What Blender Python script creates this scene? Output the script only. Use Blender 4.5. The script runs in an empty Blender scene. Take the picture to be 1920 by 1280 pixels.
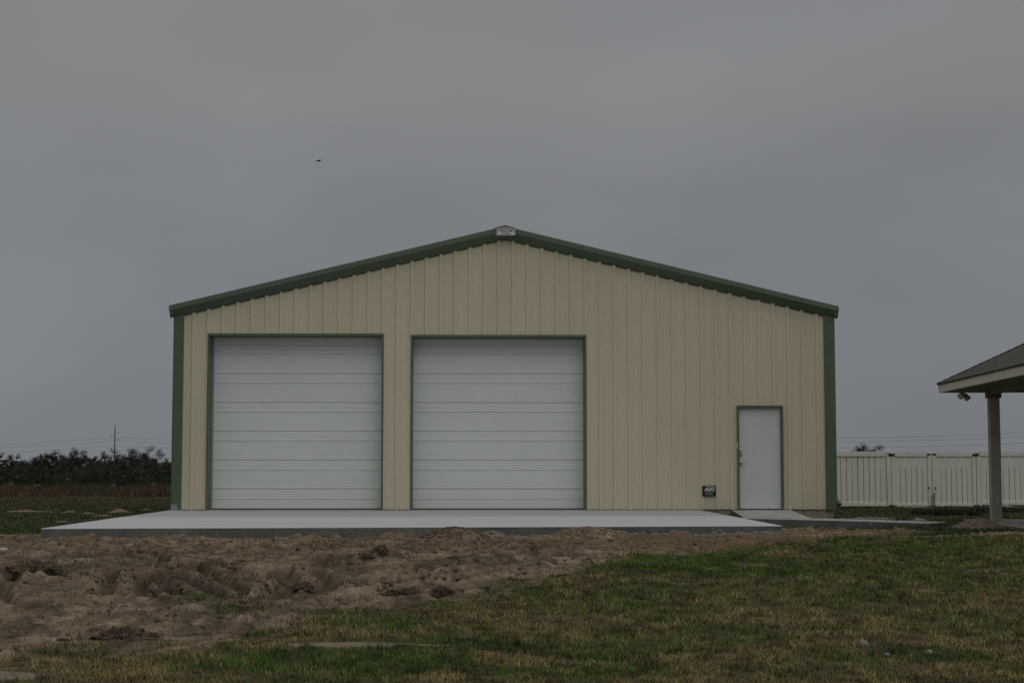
import bpy, bmesh, math, random
import numpy as np
from mathutils import Vector, Matrix, noise as mnoise
random.seed(7); rng = np.random.default_rng(7)
scene = bpy.context.scene
COL = scene.collection
R = math.radians

# ------------------------------------------------------------------ camera
cam_d = bpy.data.cameras.new('camera'); cam = bpy.data.objects.new('camera', cam_d); COL.objects.link(cam)
cam.location = (0, -34, 1.06)
cam.rotation_euler = (R(90 + 4.46), 0, R(-0.859))
cam_d.lens = 56.25; cam_d.sensor_width = 36; cam_d.clip_start = 0.1; cam_d.clip_end = 6000
scene.camera = cam

# ------------------------------------------------------------------ world: overcast
SUN_EL, SUN_AZ = 58.0, 150.0      # azimuth from +Y clockwise; the sun is behind the cloud, over the camera's right shoulder
world = bpy.data.worlds.new('World'); scene.world = world; world.use_nodes = True
wt = world.node_tree; wn = wt.nodes; wl = wt.links; wn.clear()
def W(t, **k):
    n = wn.new(t)
    for a, b in k.items(): setattr(n, a, b)
    return n
def wmath(op, a, b=None, c=None):
    n = W('ShaderNodeMath', operation=op)
    for i, v in enumerate((a, b, c)):
        if v is None: continue
        if isinstance(v, (int, float)): n.inputs[i].default_value = v
        else: wl.new(v, n.inputs[i])
    return n.outputs[0]
tc = W('ShaderNodeTexCoord'); sx = W('ShaderNodeSeparateXYZ'); wl.new(tc.outputs['Generated'], sx.inputs[0])
zc_ = wmath('MAXIMUM', sx.outputs['Z'], 0.0)
grad = wmath('MULTIPLY_ADD', wmath('POWER', zc_, 1.9), 2.1, 1.0)
mp = W('ShaderNodeMapping'); mp.inputs['Scale'].default_value = (1.0, 1.0, 2.6); wl.new(tc.outputs['Generated'], mp.inputs[0])
n1 = W('ShaderNodeTexNoise'); n1.inputs['Scale'].default_value = 2.7; n1.inputs['Detail'].default_value = 4; n1.inputs['Roughness'].default_value = .45
wl.new(mp.outputs[0], n1.inputs['Vector'])
n2 = W('ShaderNodeTexNoise'); n2.inputs['Scale'].default_value = 1.7; n2.inputs['Detail'].default_value = 2
wl.new(mp.outputs[0], n2.inputs['Vector'])
cl = wmath('MULTIPLY_ADD', n1.outputs['Fac'], 0.62, 0.70)
lum = wmath('MULTIPLY', grad, cl)
mixc = W('ShaderNodeMix', data_type='RGBA')
cr = W('ShaderNodeMapRange'); cr.inputs[1].default_value = 0.38; cr.inputs[2].default_value = 0.62; wl.new(n2.outputs['Fac'], cr.inputs[0])
hz = W('ShaderNodeMapRange'); hz.inputs[1].default_value = 0.02; hz.inputs[2].default_value = 0.22; wl.new(sx.outputs['Z'], hz.inputs[0])
warm = wmath('MULTIPLY_ADD', hz.outputs[0], 0.7, wmath('MULTIPLY', cr.outputs[0], 0.3))
wl.new(warm, mixc.inputs['Factor'])
mixc.inputs['A'].default_value = (1.76, 1.88, 2.10, 1); mixc.inputs['B'].default_value = (1.92, 1.96, 1.985, 1)
vm = W('ShaderNodeVectorMath', operation='SCALE'); wl.new(mixc.outputs['Result'], vm.inputs[0]); wl.new(lum, vm.inputs['Scale'])
sky = W('ShaderNodeTexSky', sky_type='NISHITA'); sky.sun_disc = False
sky.sun_elevation = R(SUN_EL); sky.sun_rotation = R(SUN_AZ)
mx = W('ShaderNodeMix', data_type='RGBA'); mx.inputs['Factor'].default_value = 0.97
wl.new(sky.outputs[0], mx.inputs['A']); wl.new(vm.outputs[0], mx.inputs['B'])
bg = W('ShaderNodeBackground'); bg.inputs['Strength'].default_value = 0.1; wl.new(mx.outputs['Result'], bg.inputs[0])
wo = W('ShaderNodeOutputWorld'); wl.new(bg.outputs[0], wo.inputs[0])

sun_d = bpy.data.lights.new('sun', 'SUN'); sun_d.energy = 0.5; sun_d.angle = R(50); sun_d.color = (1, .985, .96)
sun = bpy.data.objects.new('sun', sun_d); COL.objects.link(sun)
el, az = R(SUN_EL), R(SUN_AZ)
sdir = Vector((math.sin(az) * math.cos(el), math.cos(az) * math.cos(el), math.sin(el)))
sun.rotation_euler = (-sdir).to_track_quat('-Z', 'Y').to_euler()

vs = scene.view_settings
scene.display_settings.display_device = 'sRGB'
vs.view_transform = 'Standard'; vs.look = 'None'; vs.exposure = 0.0; vs.gamma = 1.0; vs.use_curve_mapping = False

# ------------------------------------------------------------------ helpers
def tag(o, label=None, cat=None, group=None, kind=None):
    if label: o['label'] = label
    if cat: o['category'] = cat
    if group: o['group'] = group
    if kind: o['kind'] = kind
    return o
def empty(name, loc=(0, 0, 0), rz=0):
    o = bpy.data.objects.new(name, None); COL.objects.link(o); o.location = loc; o.rotation_euler = (0, 0, rz)
    o.empty_display_size = .2
    return o
def link(name, me, parent=None, loc=None):
    o = bpy.data.objects.new(name, me); COL.objects.link(o)
    if parent is not None: o.parent = parent
    if loc is not None: o.location = loc
    return o
class MB:
    def __init__(s): s.v = []; s.f = []
    def add(s, vs, fs):
        b = len(s.v); s.v += [tuple(v) for v in vs]; s.f += [tuple(b + i for i in f) for f in fs]; return s
    def box(s, x0, x1, y0, y1, z0, z1):
        return s.add([(x0,y0,z0),(x1,y0,z0),(x1,y1,z0),(x0,y1,z0),(x0,y0,z1),(x1,y0,z1),(x1,y1,z1),(x0,y1,z1)],
                     [(0,3,2,1),(4,5,6,7),(0,1,5,4),(1,2,6,5),(2,3,7,6),(3,0,4,7)])
    def prism(s, poly, z0, z1):
        n = len(poly)
        return s.add([(x, y, z0) for x, y in poly] + [(x, y, z1) for x, y in poly],
                     [tuple(range(n - 1, -1, -1)), tuple(range(n, 2 * n))] + [(i, (i + 1) % n, n + (i + 1) % n, n + i) for i in range(n)])
    def prism_y(s, poly, y0, y1):      # poly in (x, z)
        n = len(poly)
        return s.add([(x, y0, z) for x, z in poly] + [(x, y1, z) for x, z in poly],
                     [tuple(range(n)), tuple(range(2 * n - 1, n - 1, -1))] + [(i, n + i, n + (i + 1) % n, (i + 1) % n) for i in range(n)])
    def tube(s, pts, rad, n=8, caps=True):
        pts = [Vector(p) for p in pts]
        if not isinstance(rad, (list, tuple)): rad = [rad] * len(pts)
        rings = []; up = None
        for i, p in enumerate(pts):
            d = (pts[min(i + 1, len(pts) - 1)] - pts[max(i - 1, 0)]).normalized()
            if up is None: up = Vector((0, 0, 1)) if abs(d.z) < .9 else Vector((1, 0, 0))
            a = d.cross(up).normalized(); b = a.cross(d).normalized(); up = b
            rings.append([p + (a * math.cos(2 * math.pi * k / n) + b * math.sin(2 * math.pi * k / n)) * rad[i] for k in range(n)])
        vs = [v for r in rings for v in r]; fs = []
        for i in range(len(rings) - 1):
            for k in range(n):
                fs.append((i * n + k, i * n + (k + 1) % n, (i + 1) * n + (k + 1) % n, (i + 1) * n + k))
        if caps: fs += [tuple(range(n - 1, -1, -1)), tuple((len(rings) - 1) * n + k for k in range(n))]
        return s.add(vs, fs)
    def sweep(s, prof, a, b, close_caps=True):   # prof: open list of offsets (vectors) placed at a and b
        n = len(prof)
        return s.add([tuple(Vector(a) + Vector(p)) for p in prof] + [tuple(Vector(b) + Vector(p)) for p in prof],
                     [(i, i + 1, n + i + 1, n + i) for i in range(n - 1)] + ([tuple(range(n - 1, -1, -1)), tuple(range(n, 2 * n))] if close_caps else []))
    def mesh(s, name, m=None, smooth=False, bevel=0):
        me = bpy.data.meshes.new(name); me.from_pydata(s.v, [], s.f); me.update()
        bm = bmesh.new(); bm.from_mesh(me); bmesh.ops.recalc_face_normals(bm, faces=bm.faces)
        if bevel: bmesh.ops.bevel(bm, geom=[e for e in bm.edges if e.calc_face_angle(0) > .5], offset=bevel, segments=1, affect='EDGES', clamp_overlap=True)
        bm.to_mesh(me); bm.free()
        if smooth: me.polygons.foreach_set('use_smooth', [True] * len(me.polygons))
        if m: me.materials.append(m)
        return me
    def build(s, name, m=None, parent=None, smooth=False, bevel=0, loc=None):
        return link(name, s.mesh(name, m, smooth, bevel), parent, loc)
def fast_mesh(name, verts, faces, mat_=None, col=None, smooth=False):
    verts = np.asarray(verts, np.float32); faces = np.asarray(faces, np.int32); k = faces.shape[1]
    me = bpy.data.meshes.new(name)
    me.vertices.add(len(verts)); me.vertices.foreach_set('co', verts.ravel())
    me.loops.add(faces.size); me.loops.foreach_set('vertex_index', faces.ravel())
    me.polygons.add(len(faces)); me.polygons.foreach_set('loop_start', np.arange(0, faces.size, k, dtype=np.int32))
    me.polygons.foreach_set('loop_total', np.full(len(faces), k, np.int32))
    if smooth: me.polygons.foreach_set('use_smooth', np.ones(len(faces), bool))
    me.update(calc_edges=True)
    if col is not None:
        at = me.color_attributes.new('Col', 'FLOAT_COLOR', 'POINT')
        c = np.ones((len(verts), 4), np.float32); c[:, :3] = col; at.data.foreach_set('color', c.ravel())
    if mat_: me.materials.append(mat_)
    return me

# ------------------------------------------------------------------ materials
def mat(name, col, rough=.6, metal=0.0, noise=None, bump=None, attr=False, spec=.5, coords='Object', stains=()):
    """noise=(scale, amount, stretch xyz); bump=(scale, strength, distance); stains: list of (scale, stretch, lo, hi, colour, amount)"""
    m = bpy.data.materials.new(name); m.use_nodes = True; nt = m.node_tree; N = nt.nodes; L = nt.links
    b = N['Principled BSDF']; b.inputs['Roughness'].default_value = rough; b.inputs['Metallic'].default_value = metal
    b.inputs['Specular IOR Level'].default_value = spec
    t = N.new('ShaderNodeTexCoord')
    if attr:
        a = N.new('ShaderNodeAttribute'); a.attribute_name = 'Col'; cur = a.outputs['Color']
    else:
        r = N.new('ShaderNodeRGB'); r.outputs[0].default_value = (*col, 1); cur = r.outputs[0]
    def nz(scale, stretch=(1, 1, 1), detail=4, rg=.6):
        mpn = N.new('ShaderNodeMapping'); mpn.inputs['Scale'].default_value = stretch; L.new(t.outputs[coords], mpn.inputs[0])
        n = N.new('ShaderNodeTexNoise'); n.inputs['Scale'].default_value = scale; n.inputs['Detail'].default_value = detail; n.inputs['Roughness'].default_value = rg
        L.new(mpn.outputs[0], n.inputs['Vector']); return n.outputs['Fac']
    if noise:
        for nn in (noise if isinstance(noise, list) else [noise]):
            f = nz(nn[0], nn[2] if len(nn) > 2 else (1, 1, 1))
            mr = N.new('ShaderNodeMapRange'); mr.inputs[1].default_value = .25; mr.inputs[2].default_value = .75
            mr.inputs[3].default_value = 1 - nn[1]; mr.inputs[4].default_value = 1 + nn[1]; L.new(f, mr.inputs[0])
            v = N.new('ShaderNodeVectorMath'); v.operation = 'SCALE'; L.new(cur, v.inputs[0]); L.new(mr.outputs[0], v.inputs['Scale']); cur = v.outputs[0]
    for sc, st, lo, hi, c, am in stains:
        f = nz(sc, st, 5)
        mr = N.new('ShaderNodeMapRange'); mr.inputs[1].default_value = lo; mr.inputs[2].default_value = hi; mr.inputs[3].default_value = 0; mr.inputs[4].default_value = am; L.new(f, mr.inputs[0])
        x = N.new('ShaderNodeMix'); x.data_type = 'RGBA'; L.new(mr.outputs[0], x.inputs['Factor']); L.new(cur, x.inputs['A']); x.inputs['B'].default_value = (*c, 1); cur = x.outputs['Result']
    L.new(cur, b.inputs['Base Color'])
    if bump:
        f = nz(bump[0], (1, 1, 1), 6, .7)
        bn = N.new('ShaderNodeBump'); bn.inputs['Strength'].default_value = bump[1]; bn.inputs['Distance'].default_value = bump[2]
        L.new(f, bn.inputs['Height']); L.new(bn.outputs[0], b.inputs['Normal'])
    return m
GREEN = (.098, .138, .085)
M = dict(
    wall=mat('siding_tan', (.635, .572, .408), .45, noise=[(1.2, .05, (1, 1, .25)), (9, .025)], bump=(1.6, .35, .02),
             stains=[(5, (1, 1, .06), .6, .8, (.45, .40, .28), .25)]),
    green=mat('trim_green', GREEN, .4, noise=(2.5, .09), bump=(3, .2, .01)),
    door=mat('door_white', (.73, .76, .72), .42, noise=(1.1, .035, (.3, 1, 1)), bump=(1.3, .25, .015),
             stains=[(2.2, (.35, 1, 2.5), .58, .8, (.52, .53, .5), .22)]),
    leaf=mat('steel_door_paint', (.62, .65, .615), .4, noise=(1.5, .03), stains=[(1.2, (1, 1, .4), .55, .8, (.56, .59, .56), .3)]),
    galv=mat('galvanised', (.36, .39, .40), .38, .5, noise=(14, .15)),
    steel=mat('dull_steel', (.42, .39, .35), .4, .6),
    dark=mat('dark_metal', (.018, .018, .018), .5),
    rubber=mat('black_rubber', (.02, .02, .02), .8),
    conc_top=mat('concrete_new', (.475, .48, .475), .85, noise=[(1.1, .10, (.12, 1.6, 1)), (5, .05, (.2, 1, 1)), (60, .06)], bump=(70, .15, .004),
                 stains=[(.8, (.25, 2.2, 1), .52, .72, (.42, .42, .41), .35), (2.5, (1, 1, 1), .62, .75, (.40, .38, .34), .25)]),
    conc_back=mat('concrete_rear_pour', (.375, .38, .37), .88, noise=[(1.1, .12, (.12, 2.2, 1)), (60, .06)], bump=(70, .15, .004), stains=[(.9, (.12, 3, 1), .5, .66, (.33, .33, .32), .5)]),
    conc_old=mat('concrete_walk', (.36, .35, .33), .9, noise=[(1.5, .1), (12, .12)], bump=(60, .3, .005), stains=[(2.5, (1, 1, 1), .5, .7, (.22, .19, .15), .6)]),
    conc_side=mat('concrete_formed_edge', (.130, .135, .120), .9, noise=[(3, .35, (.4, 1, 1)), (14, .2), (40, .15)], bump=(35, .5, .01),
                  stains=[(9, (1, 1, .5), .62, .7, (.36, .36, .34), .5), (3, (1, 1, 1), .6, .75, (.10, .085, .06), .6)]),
    conc_found=mat('concrete_foundation', (.30, .26, .20), .9, noise=(7, .2), bump=(30, .5, .01), stains=[(6, (1, 1, 1), .5, .7, (.2, .15, .1), .6)]),
    vinyl=mat('vinyl_white', (.70, .68, .61), .4, noise=[(2.5, .05, (1, 1, .3))], stains=[(3.2, (1.5, 1, .5), .50, .74, (.48, .46, .33), .36), (1.0, (1, 1, 1), .5, .7, (.5, .5, .36), .3)]),
    col=mat('column_stucco', (.40, .36, .30), .8, noise=(5, .12), bump=(40, .4, .006), stains=[(2.5, (1, 1, .6), .55, .75, (.30, .22, .17), .4)]),
    colcap=mat('column_cap', (.16, .12, .10), .8, noise=(8, .15)),
    fascia=mat('fascia_cream', (.58, .55, .45), .6, noise=(6, .06, (1, 1, .3))),
    soffit=mat('soffit', (.16, .165, .115), .75, noise=(3, .08)),
    shingle=mat('shingle', (.085, .075, .058), .95, noise=[(3.0, .35), (45, .35)], bump=(80, .8, .006)),
    dirt=mat('ground_soil', (0, 0, 0), .97, attr=True, spec=.15, noise=[(2.3, .16), (11, .22, (.6, 1, 1)), (40, .30)], bump=(24, .7, .04)),
    clod=mat('sod_soil', (.115, .083, .055), .97, spec=.1, noise=[(14, .5), (60, .35)], bump=(40, 1, .03), stains=[(8, (1, 1, 1), .5, .6, (.19, .14, .10), .8)]),
    mixed=mat('mixed_soil', (.22, .16, .112), .97, spec=.1, noise=[(9, .35), (50, .4)], bump=(40, 1, .03), stains=[(7, (1, 1, 1), .5, .6, (.27, .20, .145), .8)]),
    sand=mat('dug_sand', (.31, .230, .165), .97, spec=.1, noise=[(8, .25), (50, .35)], bump=(40, 1, .02), stains=[(6, (1, 1, 1), .58, .68, (.17, .115, .08), .6)]),
    blade=mat('grass_blades', (0, 0, 0), .75, attr=True, spec=.2),
    leafs=mat('foliage', (0, 0, 0), .8, attr=True, spec=.15),
    bark=mat('bark', (.09, .07, .055), .9, noise=(20, .3)),
    pole=mat('pole_wood', (.16, .12, .095), .9, noise=(3, .2)),
    wire=mat('wire', (.07, .07, .07), .6),
    stone=mat('pale_stone', (.27, .225, .195), .9, noise=(20, .25), bump=(30, .8, .01)),
    gravel=mat('gravel', (.22, .22, .20), .9, noise=(30, .5)),
    sign_w=mat('sign_white', (.72, .70, .69), .4), sign_k=mat('sign_ink', (.03, .025, .04), .5),
    sign_n=mat('sign_navy', (.008, .012, .022), .35), sign_l=mat('sign_lettering', (.72, .72, .73), .4), sign_o=mat('sign_olive_lettering', (.30, .28, .16), .4),
    lamp=mat('lamp_housing', (.42, .41, .36), .5), glass=mat('lamp_lens', (.55, .55, .50), .15),
    bird=mat('bird_feathers', (.02, .02, .022), .8), board=mat('weathered_board', (.15, .16, .16), .8, noise=(20, .3)),
    paper=mat('pale_cardboard', (.5, .48, .44), .8),
)

# ------------------------------------------------------------------ numpy noise
def hash2(ix, iy, s):
    h = (ix.astype(np.int64) * 374761393 + iy.astype(np.int64) * 668265263 + s * 974634541) & 0xFFFFFFFF
    h = ((h ^ (h >> 13)) * 1274126177) & 0xFFFFFFFF
    return ((h ^ (h >> 16)) & 0xFFFFFF) / float(0xFFFFFF)
def vn(x, y, s=0):
    ix = np.floor(x); iy = np.floor(y); fx = x - ix; fy = y - iy
    fx = fx * fx * fx * (fx * (fx * 6 - 15) + 10); fy = fy * fy * fy * (fy * (fy * 6 - 15) + 10)
    a = hash2(ix, iy, s); b = hash2(ix + 1, iy, s); c = hash2(ix, iy + 1, s); d = hash2(ix + 1, iy + 1, s)
    return (a * (1 - fx) + b * fx) * (1 - fy) + (c * (1 - fx) + d * fx) * fy
def fbm(x, y, s=0, o=4, g=.5):
    r = 0; a = 1; t = 0
    for i in range(o):
        c, sn = math.cos(.6 + i), math.sin(.6 + i)
        r = r + a * vn((x * c - y * sn) * 2 ** i + 17.3 * i, (x * sn + y * c) * 2 ** i - 9.1 * i, s + i); t += a; a *= g
    return r / t
def ridge(x, y, s=0, o=4):
    r = 0; a = 1; t = 0
    for i in range(o):
        r = r + a * (1 - np.abs(2 * fbm(x * 2 ** i, y * 2 ** i, s + 5 * i, 2) - 1) * 2.2); t += a; a *= .5
    return r / t
def sstep(a, b, x):
    t = np.clip((x - a) / (b - a), 0, 1); return t * t * (3 - 2 * t)
def inpoly(px, py, poly):
    r = np.zeros(px.shape, bool); j = len(poly) - 1
    for i in range(len(poly)):
        xi, yi = poly[i]; xj, yj = poly[j]
        r ^= ((yi > py) != (yj > py)) & (px < (xj - xi) * (py - yi) / (yj - yi + 1e-12) + xi); j = i
    return r
def segd(px, py, pl, closed=False):
    d = np.full(px.shape, 1e9); n = len(pl)
    for i in range(n if closed else n - 1):
        ax, ay = pl[i]; bx, by = pl[(i + 1) % n]; dx, dy = bx - ax, by - ay
        t = np.clip(((px - ax) * dx + (py - ay) * dy) / (dx * dx + dy * dy + 1e-12), 0, 1)
        d = np.minimum(d, np.hypot(px - ax - t * dx, py - ay - t * dy))
    return d
def ell(x, y, cx, cy, rx, ry): return 1 - np.hypot((x - cx) / rx, (y - cy) / ry)

# ------------------------------------------------------------------ ground layout
DIRT = [(-14, -25.5), (-6, -23.7), (-3.36, -22.9), (-2.77, -22.5), (-2.26, -22.2), (-1.76, -21.6), (-1.39, -20.6), (-.83, -19.7), (-.41, -19.2), (.18, -18.2),
        (.25, -17.4), (.98, -16.1), (1.9, -14.0), (2.77, -13.5), (3.47, -11.6), (4.93, -10.6), (5.9, -8.4), (7.3, -6.6), (7.2, -5.9), (5.6, -3.6), (4.5, -3.4),
        (4.4, -8), (-6.6, -8.6), (-7.7, -8.8), (-14, -10.5)]
PALE = [(-11.28, 5.4, .42, 1.0, .08), (-10.75, 5.0, .3, .5, .05), (-9.98, 4.5, .17, .4, .08), (-8.81, 4.6, .27, .7, .12), (-9.25, 3.4, .16, .3, .05), (-8.97, 8.4, .16, .5, .07), (-9.9, 3.9, .14, .3, .04), (-8.31, -2.4, .13, .22, .05), (-8.5, 1.6, .28, .3, .04), (-11.95, 10.1, .22, .5, .07), (-10.9, 13, .14, .5, .06), (-7.9, 8.4, .18, .4, .05), (-12.2, 5.0, .25, .4, .06),
        (7.7, -1.0, .75, .45, .05), (8.63, -1.9, .2, .25, .03), (8.65, -5.7, .55, .6, .13), (9.4, -5.9, .25, .3, .04), (6.7, -8.6, .8, .4, .03), (8.1, -8.7, .7, .3, .03),
        (-1.05, -22.2, .42, .13, .0), (-.55, -22.05, .3, .07, 0), (-3.3, -23.6, .6, .25, .0), (13.0, 14.5, .5, 1.0, .05), (15.8, 15.2, .5, 1.0, .1), (17.3, 15.6, .6, 1.0, .1)]
GRN = [(-1.74, -21.5, .16, .32, 1), (-2.9, -23.7, .5, .25, .45), (-.84, -20.9, .55, .6, .6), (-.18, -22.0, .75, .5, .9), (-1.4, -23.0, .9, .7, .8), (-.6, -22.9, .7, .6, .8), (.19, -18.1, .3, .6, .9),
       (2.5, -15.2, 2.2, 2.2, .75), (4.9, -15.7, 1.6, 2.8, .5), (3.4, -18.2, 2.2, 2.2, .38), (6.5, -12, 3.2, 3.5, .5), (4.2, -21, 1.2, 1.4, .4), (2.7, -21.15, .38, .3, .9), (3.1, -22.7, .7, .5, .5), (.5, -23.3, .9, .5, .7), (1.9, -23.4, .6, .4, .4), (.15, -16.9, .4, .7, .8),
       (-.5, -19.3, .35, .4, .7), (5.6, -12.6, 2.0, 1.8, .6), (3.6, -18.6, .7, .9, .5), (-2.62, -18.95, .35, .35, .6), (-2.2, -19.9, .4, .4, .55), (-1.3, -20.1, .4, .4, .6), (-3.0, -22.4, .4, .4, .45)]
RUTS = [[(-3.59, -14.8), (-2.9, -16.75), (-2.28, -18.54)], [(-3.53, -15.96), (-2.99, -17.35), (-2.38, -19.16)], [(-3.69, -15.96), (-3.32, -17.35), (-2.9, -18.78)],
        [(-3.79, -16.23), (-3.42, -17.9), (-3.15, -19.01)], [(-4.2, -16.0), (-3.85, -17.6), (-3.6, -18.8)], [(-2.28, -15.77), (-2.1, -17.64), (-2.2, -18.9)],
        [(-3.22, -15.04), (-2.74, -16.11), (-2.36, -16.76)], [(-2.14, -16.44), (-1.9, -18.0), (-1.92, -19.26)], [(-5.6, -15.2), (-5.2, -16.2), (-4.9, -17.2)], [(-5.3, -14.8), (-4.9, -15.7), (-4.6, -16.6)],
        [(-.2, -15.6), (-.85, -17.2), (-1.3, -18.3)], [(.1, -15.9), (-.4, -17.4), (-.8, -18.4)], [(-4.9, -17.6), (-4.6, -18.6), (-4.2, -19.5)], [(-.9, -12.4), (-1.7, -14.3), (-2.1, -15.4)],
        [(-3.0, -12.6), (-2.2, -13.6), (-1.8, -14.8)], [(-4.6, -12.8), (-4.0, -14.0), (-3.8, -15.2)], [(.9, -12.2), (.5, -13.6), (-.2, -14.9)], [(-1.9, -16.2), (-1.6, -17.3), (-1.5, -18.1)]]
def base_z(X, Y):
    z = np.interp(Y, [-60, -34, -10.3, -2, 4, 17, 40, 60, 120, 400, 4000], [-.8, -.5, 0, -.02, -.03, -.22, -.5, -.72, -.85, -1.1, -1.1])
    z = z - .09 * sstep(4.4, 5.0, X) * sstep(-10.3, -8.0, Y) * (1 - sstep(-1.5, 2, Y)) * (1 - sstep(6.5, 8.3, X))
    z = z + .0 * X
    return z
def masks(X, Y):
    wx = (fbm(X * 1.6, Y * 1.2, 3, 4) - .5) * .9; wy = (fbm(X * 1.6, Y * 1.2, 8, 4) - .5) * .9
    far = sstep(-24, -12, Y)
    d = segd(X + wx * .5, Y + wy, DIRT, True); ins = inpoly(X + wx * .5, Y + wy, DIRT)
    sd = np.where(ins, d, -d)
    dirt = sstep(-.2, .22, sd + (fbm(X * 7, Y * 5, 12, 4, .6) - .5) * 1.0)
    pale = np.zeros_like(X)
    for cx, cy, rx, ry, h in PALE:
        pale = np.maximum(pale, sstep(-.05, .25, ell(X + wx * rx * .7, Y + wy * ry * .7, cx, cy, rx * 1.15, ry * 1.15)))
    tuft = np.zeros_like(X)
    for cx, cy, rx, ry in ((-1.72, -21.5, .17, .30), (-2.62, -18.95, .22, .25), (-2.2, -19.9, .3, .3), (-1.3, -20.1, .25, .3), (-3.0, -22.4, .35, .3)):
        tuft = np.maximum(tuft, sstep(-.1, .3, ell(X + wx * .25, Y + wy * .4, cx, cy, rx, ry)))
    dirt = dirt * (1 - tuft * .9)
    spots = sstep(.74, .82, fbm(X * 1.3, Y * 1.0, 44, 4)) * .8
    bare = np.maximum(np.maximum(dirt, pale), spots * (Y < -8))
    g = sstep(.42, .66, fbm(X * .85, Y * .65, 21, 5, .6)) * .55
    for cx, cy, rx, ry, w in GRN:
        g = np.maximum(g, w * sstep(-.1, .45, ell(X + wx * .5, Y + wy * .7, cx, cy, rx, ry)))
    g = g * (.35 + 1.3 * fbm(X * 3.2, Y * 2.4, 31, 4, .6))
    g = np.where(Y > -9, np.clip(1.0 - .019 * (Y + 9) + (fbm(X * .25, Y * .12, 71, 3) - .5) * 1.1, .15, 1), g)
    return dirt, pale, bare, np.clip(g, 0, 1)
def rut_h(X, Y):
    h = np.zeros_like(X); dm = np.full(X.shape, 9.0)
    wx = (fbm(X * 3, Y * 2, 91, 3) - .5) * .07
    for i, L in enumerate(RUTS):
        x0 = min(p[0] for p in L) - .6; x1 = max(p[0] for p in L) + .6; y0 = min(p[1] for p in L) - .6; y1 = max(p[1] for p in L) + .6
        k = (X > x0) & (X < x1) & (Y > y0) & (Y < y1)
        if not k.any(): continue
        d = segd(X[k] + wx[k], Y[k] + wx[k], L)
        dm[k] = np.minimum(dm[k], d)
    return -.10 * np.exp(-(dm / .07) ** 4) + .045 * np.exp(-((dm - .14) / .05) ** 2), 1 - .8 * np.exp(-(dm / .30) ** 2)
CLODS = [(-2.73, -21.8, .20, .10, 'large overturned sod slab with a dark hollow, lowest left in the churned dirt'),
         (-5.11, -15.74, .24, .13, 'folded dark sod heap at the left edge of the churned dirt'),
         (-3.05, -18.6, .13, .09, 'dark rooty clump at the foot of the left tyre ruts'),
         (-2.13, -19.3, .11, .07, 'rounded pale clod at the bottom of the tyre ruts'),
         (-2.09, -17.5, .15, .12, 'ragged torn sod ridge just right of the tyre ruts'),
         (-1.23, -18.1, .19, .14, 'biggest dark rooty sod clump in the middle of the churned dirt'),
         (-1.34, -13.85, .12, .12, 'upright dark clod standing alone on the dirt nearer the slab'),
         (-1.50, -14.35, .10, .06, 'small flat dark clod just left of the upright clod'),
         (-1.38, -18.9, .16, .05, 'flat dark sod flap below the biggest sod clump'),
         (-1.77, -18.5, .10, .07, 'small dark clump left of the flat sod flap'),
         (-.80, -18.6, .15, .07, 'low clump of tangled dead roots right of the biggest sod clump'),
         (-.44, -18.6, .13, .09, 'grassy sod clump nearest the grass edge of the churned dirt'),
         (-.28, -17.0, .10, .05, 'thin curled sod scrap at the right end of the churned dirt')]
def H(X, Y):
    X = np.asarray(X, float); Y = np.asarray(Y, float)
    dirt, pale, bare, g = masks(X, Y)
    z = base_z(X, Y)
    near = 1 - sstep(10, 60, np.abs(Y + 10))
    z = z + (fbm(X * .5, Y * .4, 2, 3) - .5) * .10 * (1 - sstep(-12, -9.5, Y) * .6) + (fbm(X * 5, Y * 5, 6, 3) - .5) * .03 * near
    fl = sstep(.15, 1.0, -10.0 - Y) * np.clip(dirt, 0, 1)      # calmer next to the slab
    rough = .45 + .55 * sstep(.40, .62, fbm(X * .9, Y * .7, 55, 3))
    calm = 1 - .75 * sstep(-20.3, -21.6, Y) * (X < -2)
    rh, rcalm = rut_h(X, Y)
    z = z + fl * rough * calm * rcalm * ((ridge(X * 2.3, Y * 1.5, 61, 4) - .5) * .055 + (ridge(X * 6, Y * 4, 63, 3) - .5) * .04 + (fbm(X * 14, Y * 10, 65, 2) - .5) * .045)
    z = z + rh * (.85 + .3 * fbm(X * 3, Y * 2, 67, 2))
    for cx, cy, rx, ry, h in PALE:
        if h: z = z + h * (.6 if cx < -7 else 1) * sstep(0, .8, ell(X, Y, cx, cy, rx, ry)) * (.7 + .6 * fbm(X * 6, Y * 4, 7, 3))
    right = dirt * sstep(4.4, 4.8, X) * sstep(-9.8, -8.8, Y)
    z = z + right * ((fbm(X * 5, Y * 3, 15, 4) - .42) * .16)
    for cx, cy, r, h, _ in CLODS:
        z = z + .25 * h * np.exp(-((X - cx) ** 2 + (Y - cy) ** 2) / (r * 1.3) ** 2)
    ey = -9.95 + (X + 6.65) * (.92 / 11.23)
    z = z + (X > -7) * (X < 4.9) * .075 * sstep(.42, .75, fbm(X * 2.6, Y * 1.5, 171, 4, .6)) * np.exp(-((Y - ey + .12) / .28) ** 2)
    # keep soil clear of the slab, walk and building footprints
    under = inpoly(X, Y, [(-6.6, -9.9), (4.53, -8.98), (4.45, 0), (-6.65, 0)]) | ((X > -6.6) & (X < 7.3) & (Y > .05) & (Y < 17.9)) | inpoly(X, Y, [(4.4, -1.32), (8.15, -4.55), (8.6, -3.9), (6.5, -1.5), (6.45, 0), (4.4, -.2)]) 
    z = np.where(under, np.minimum(z, -.12), z)
    return z
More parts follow.
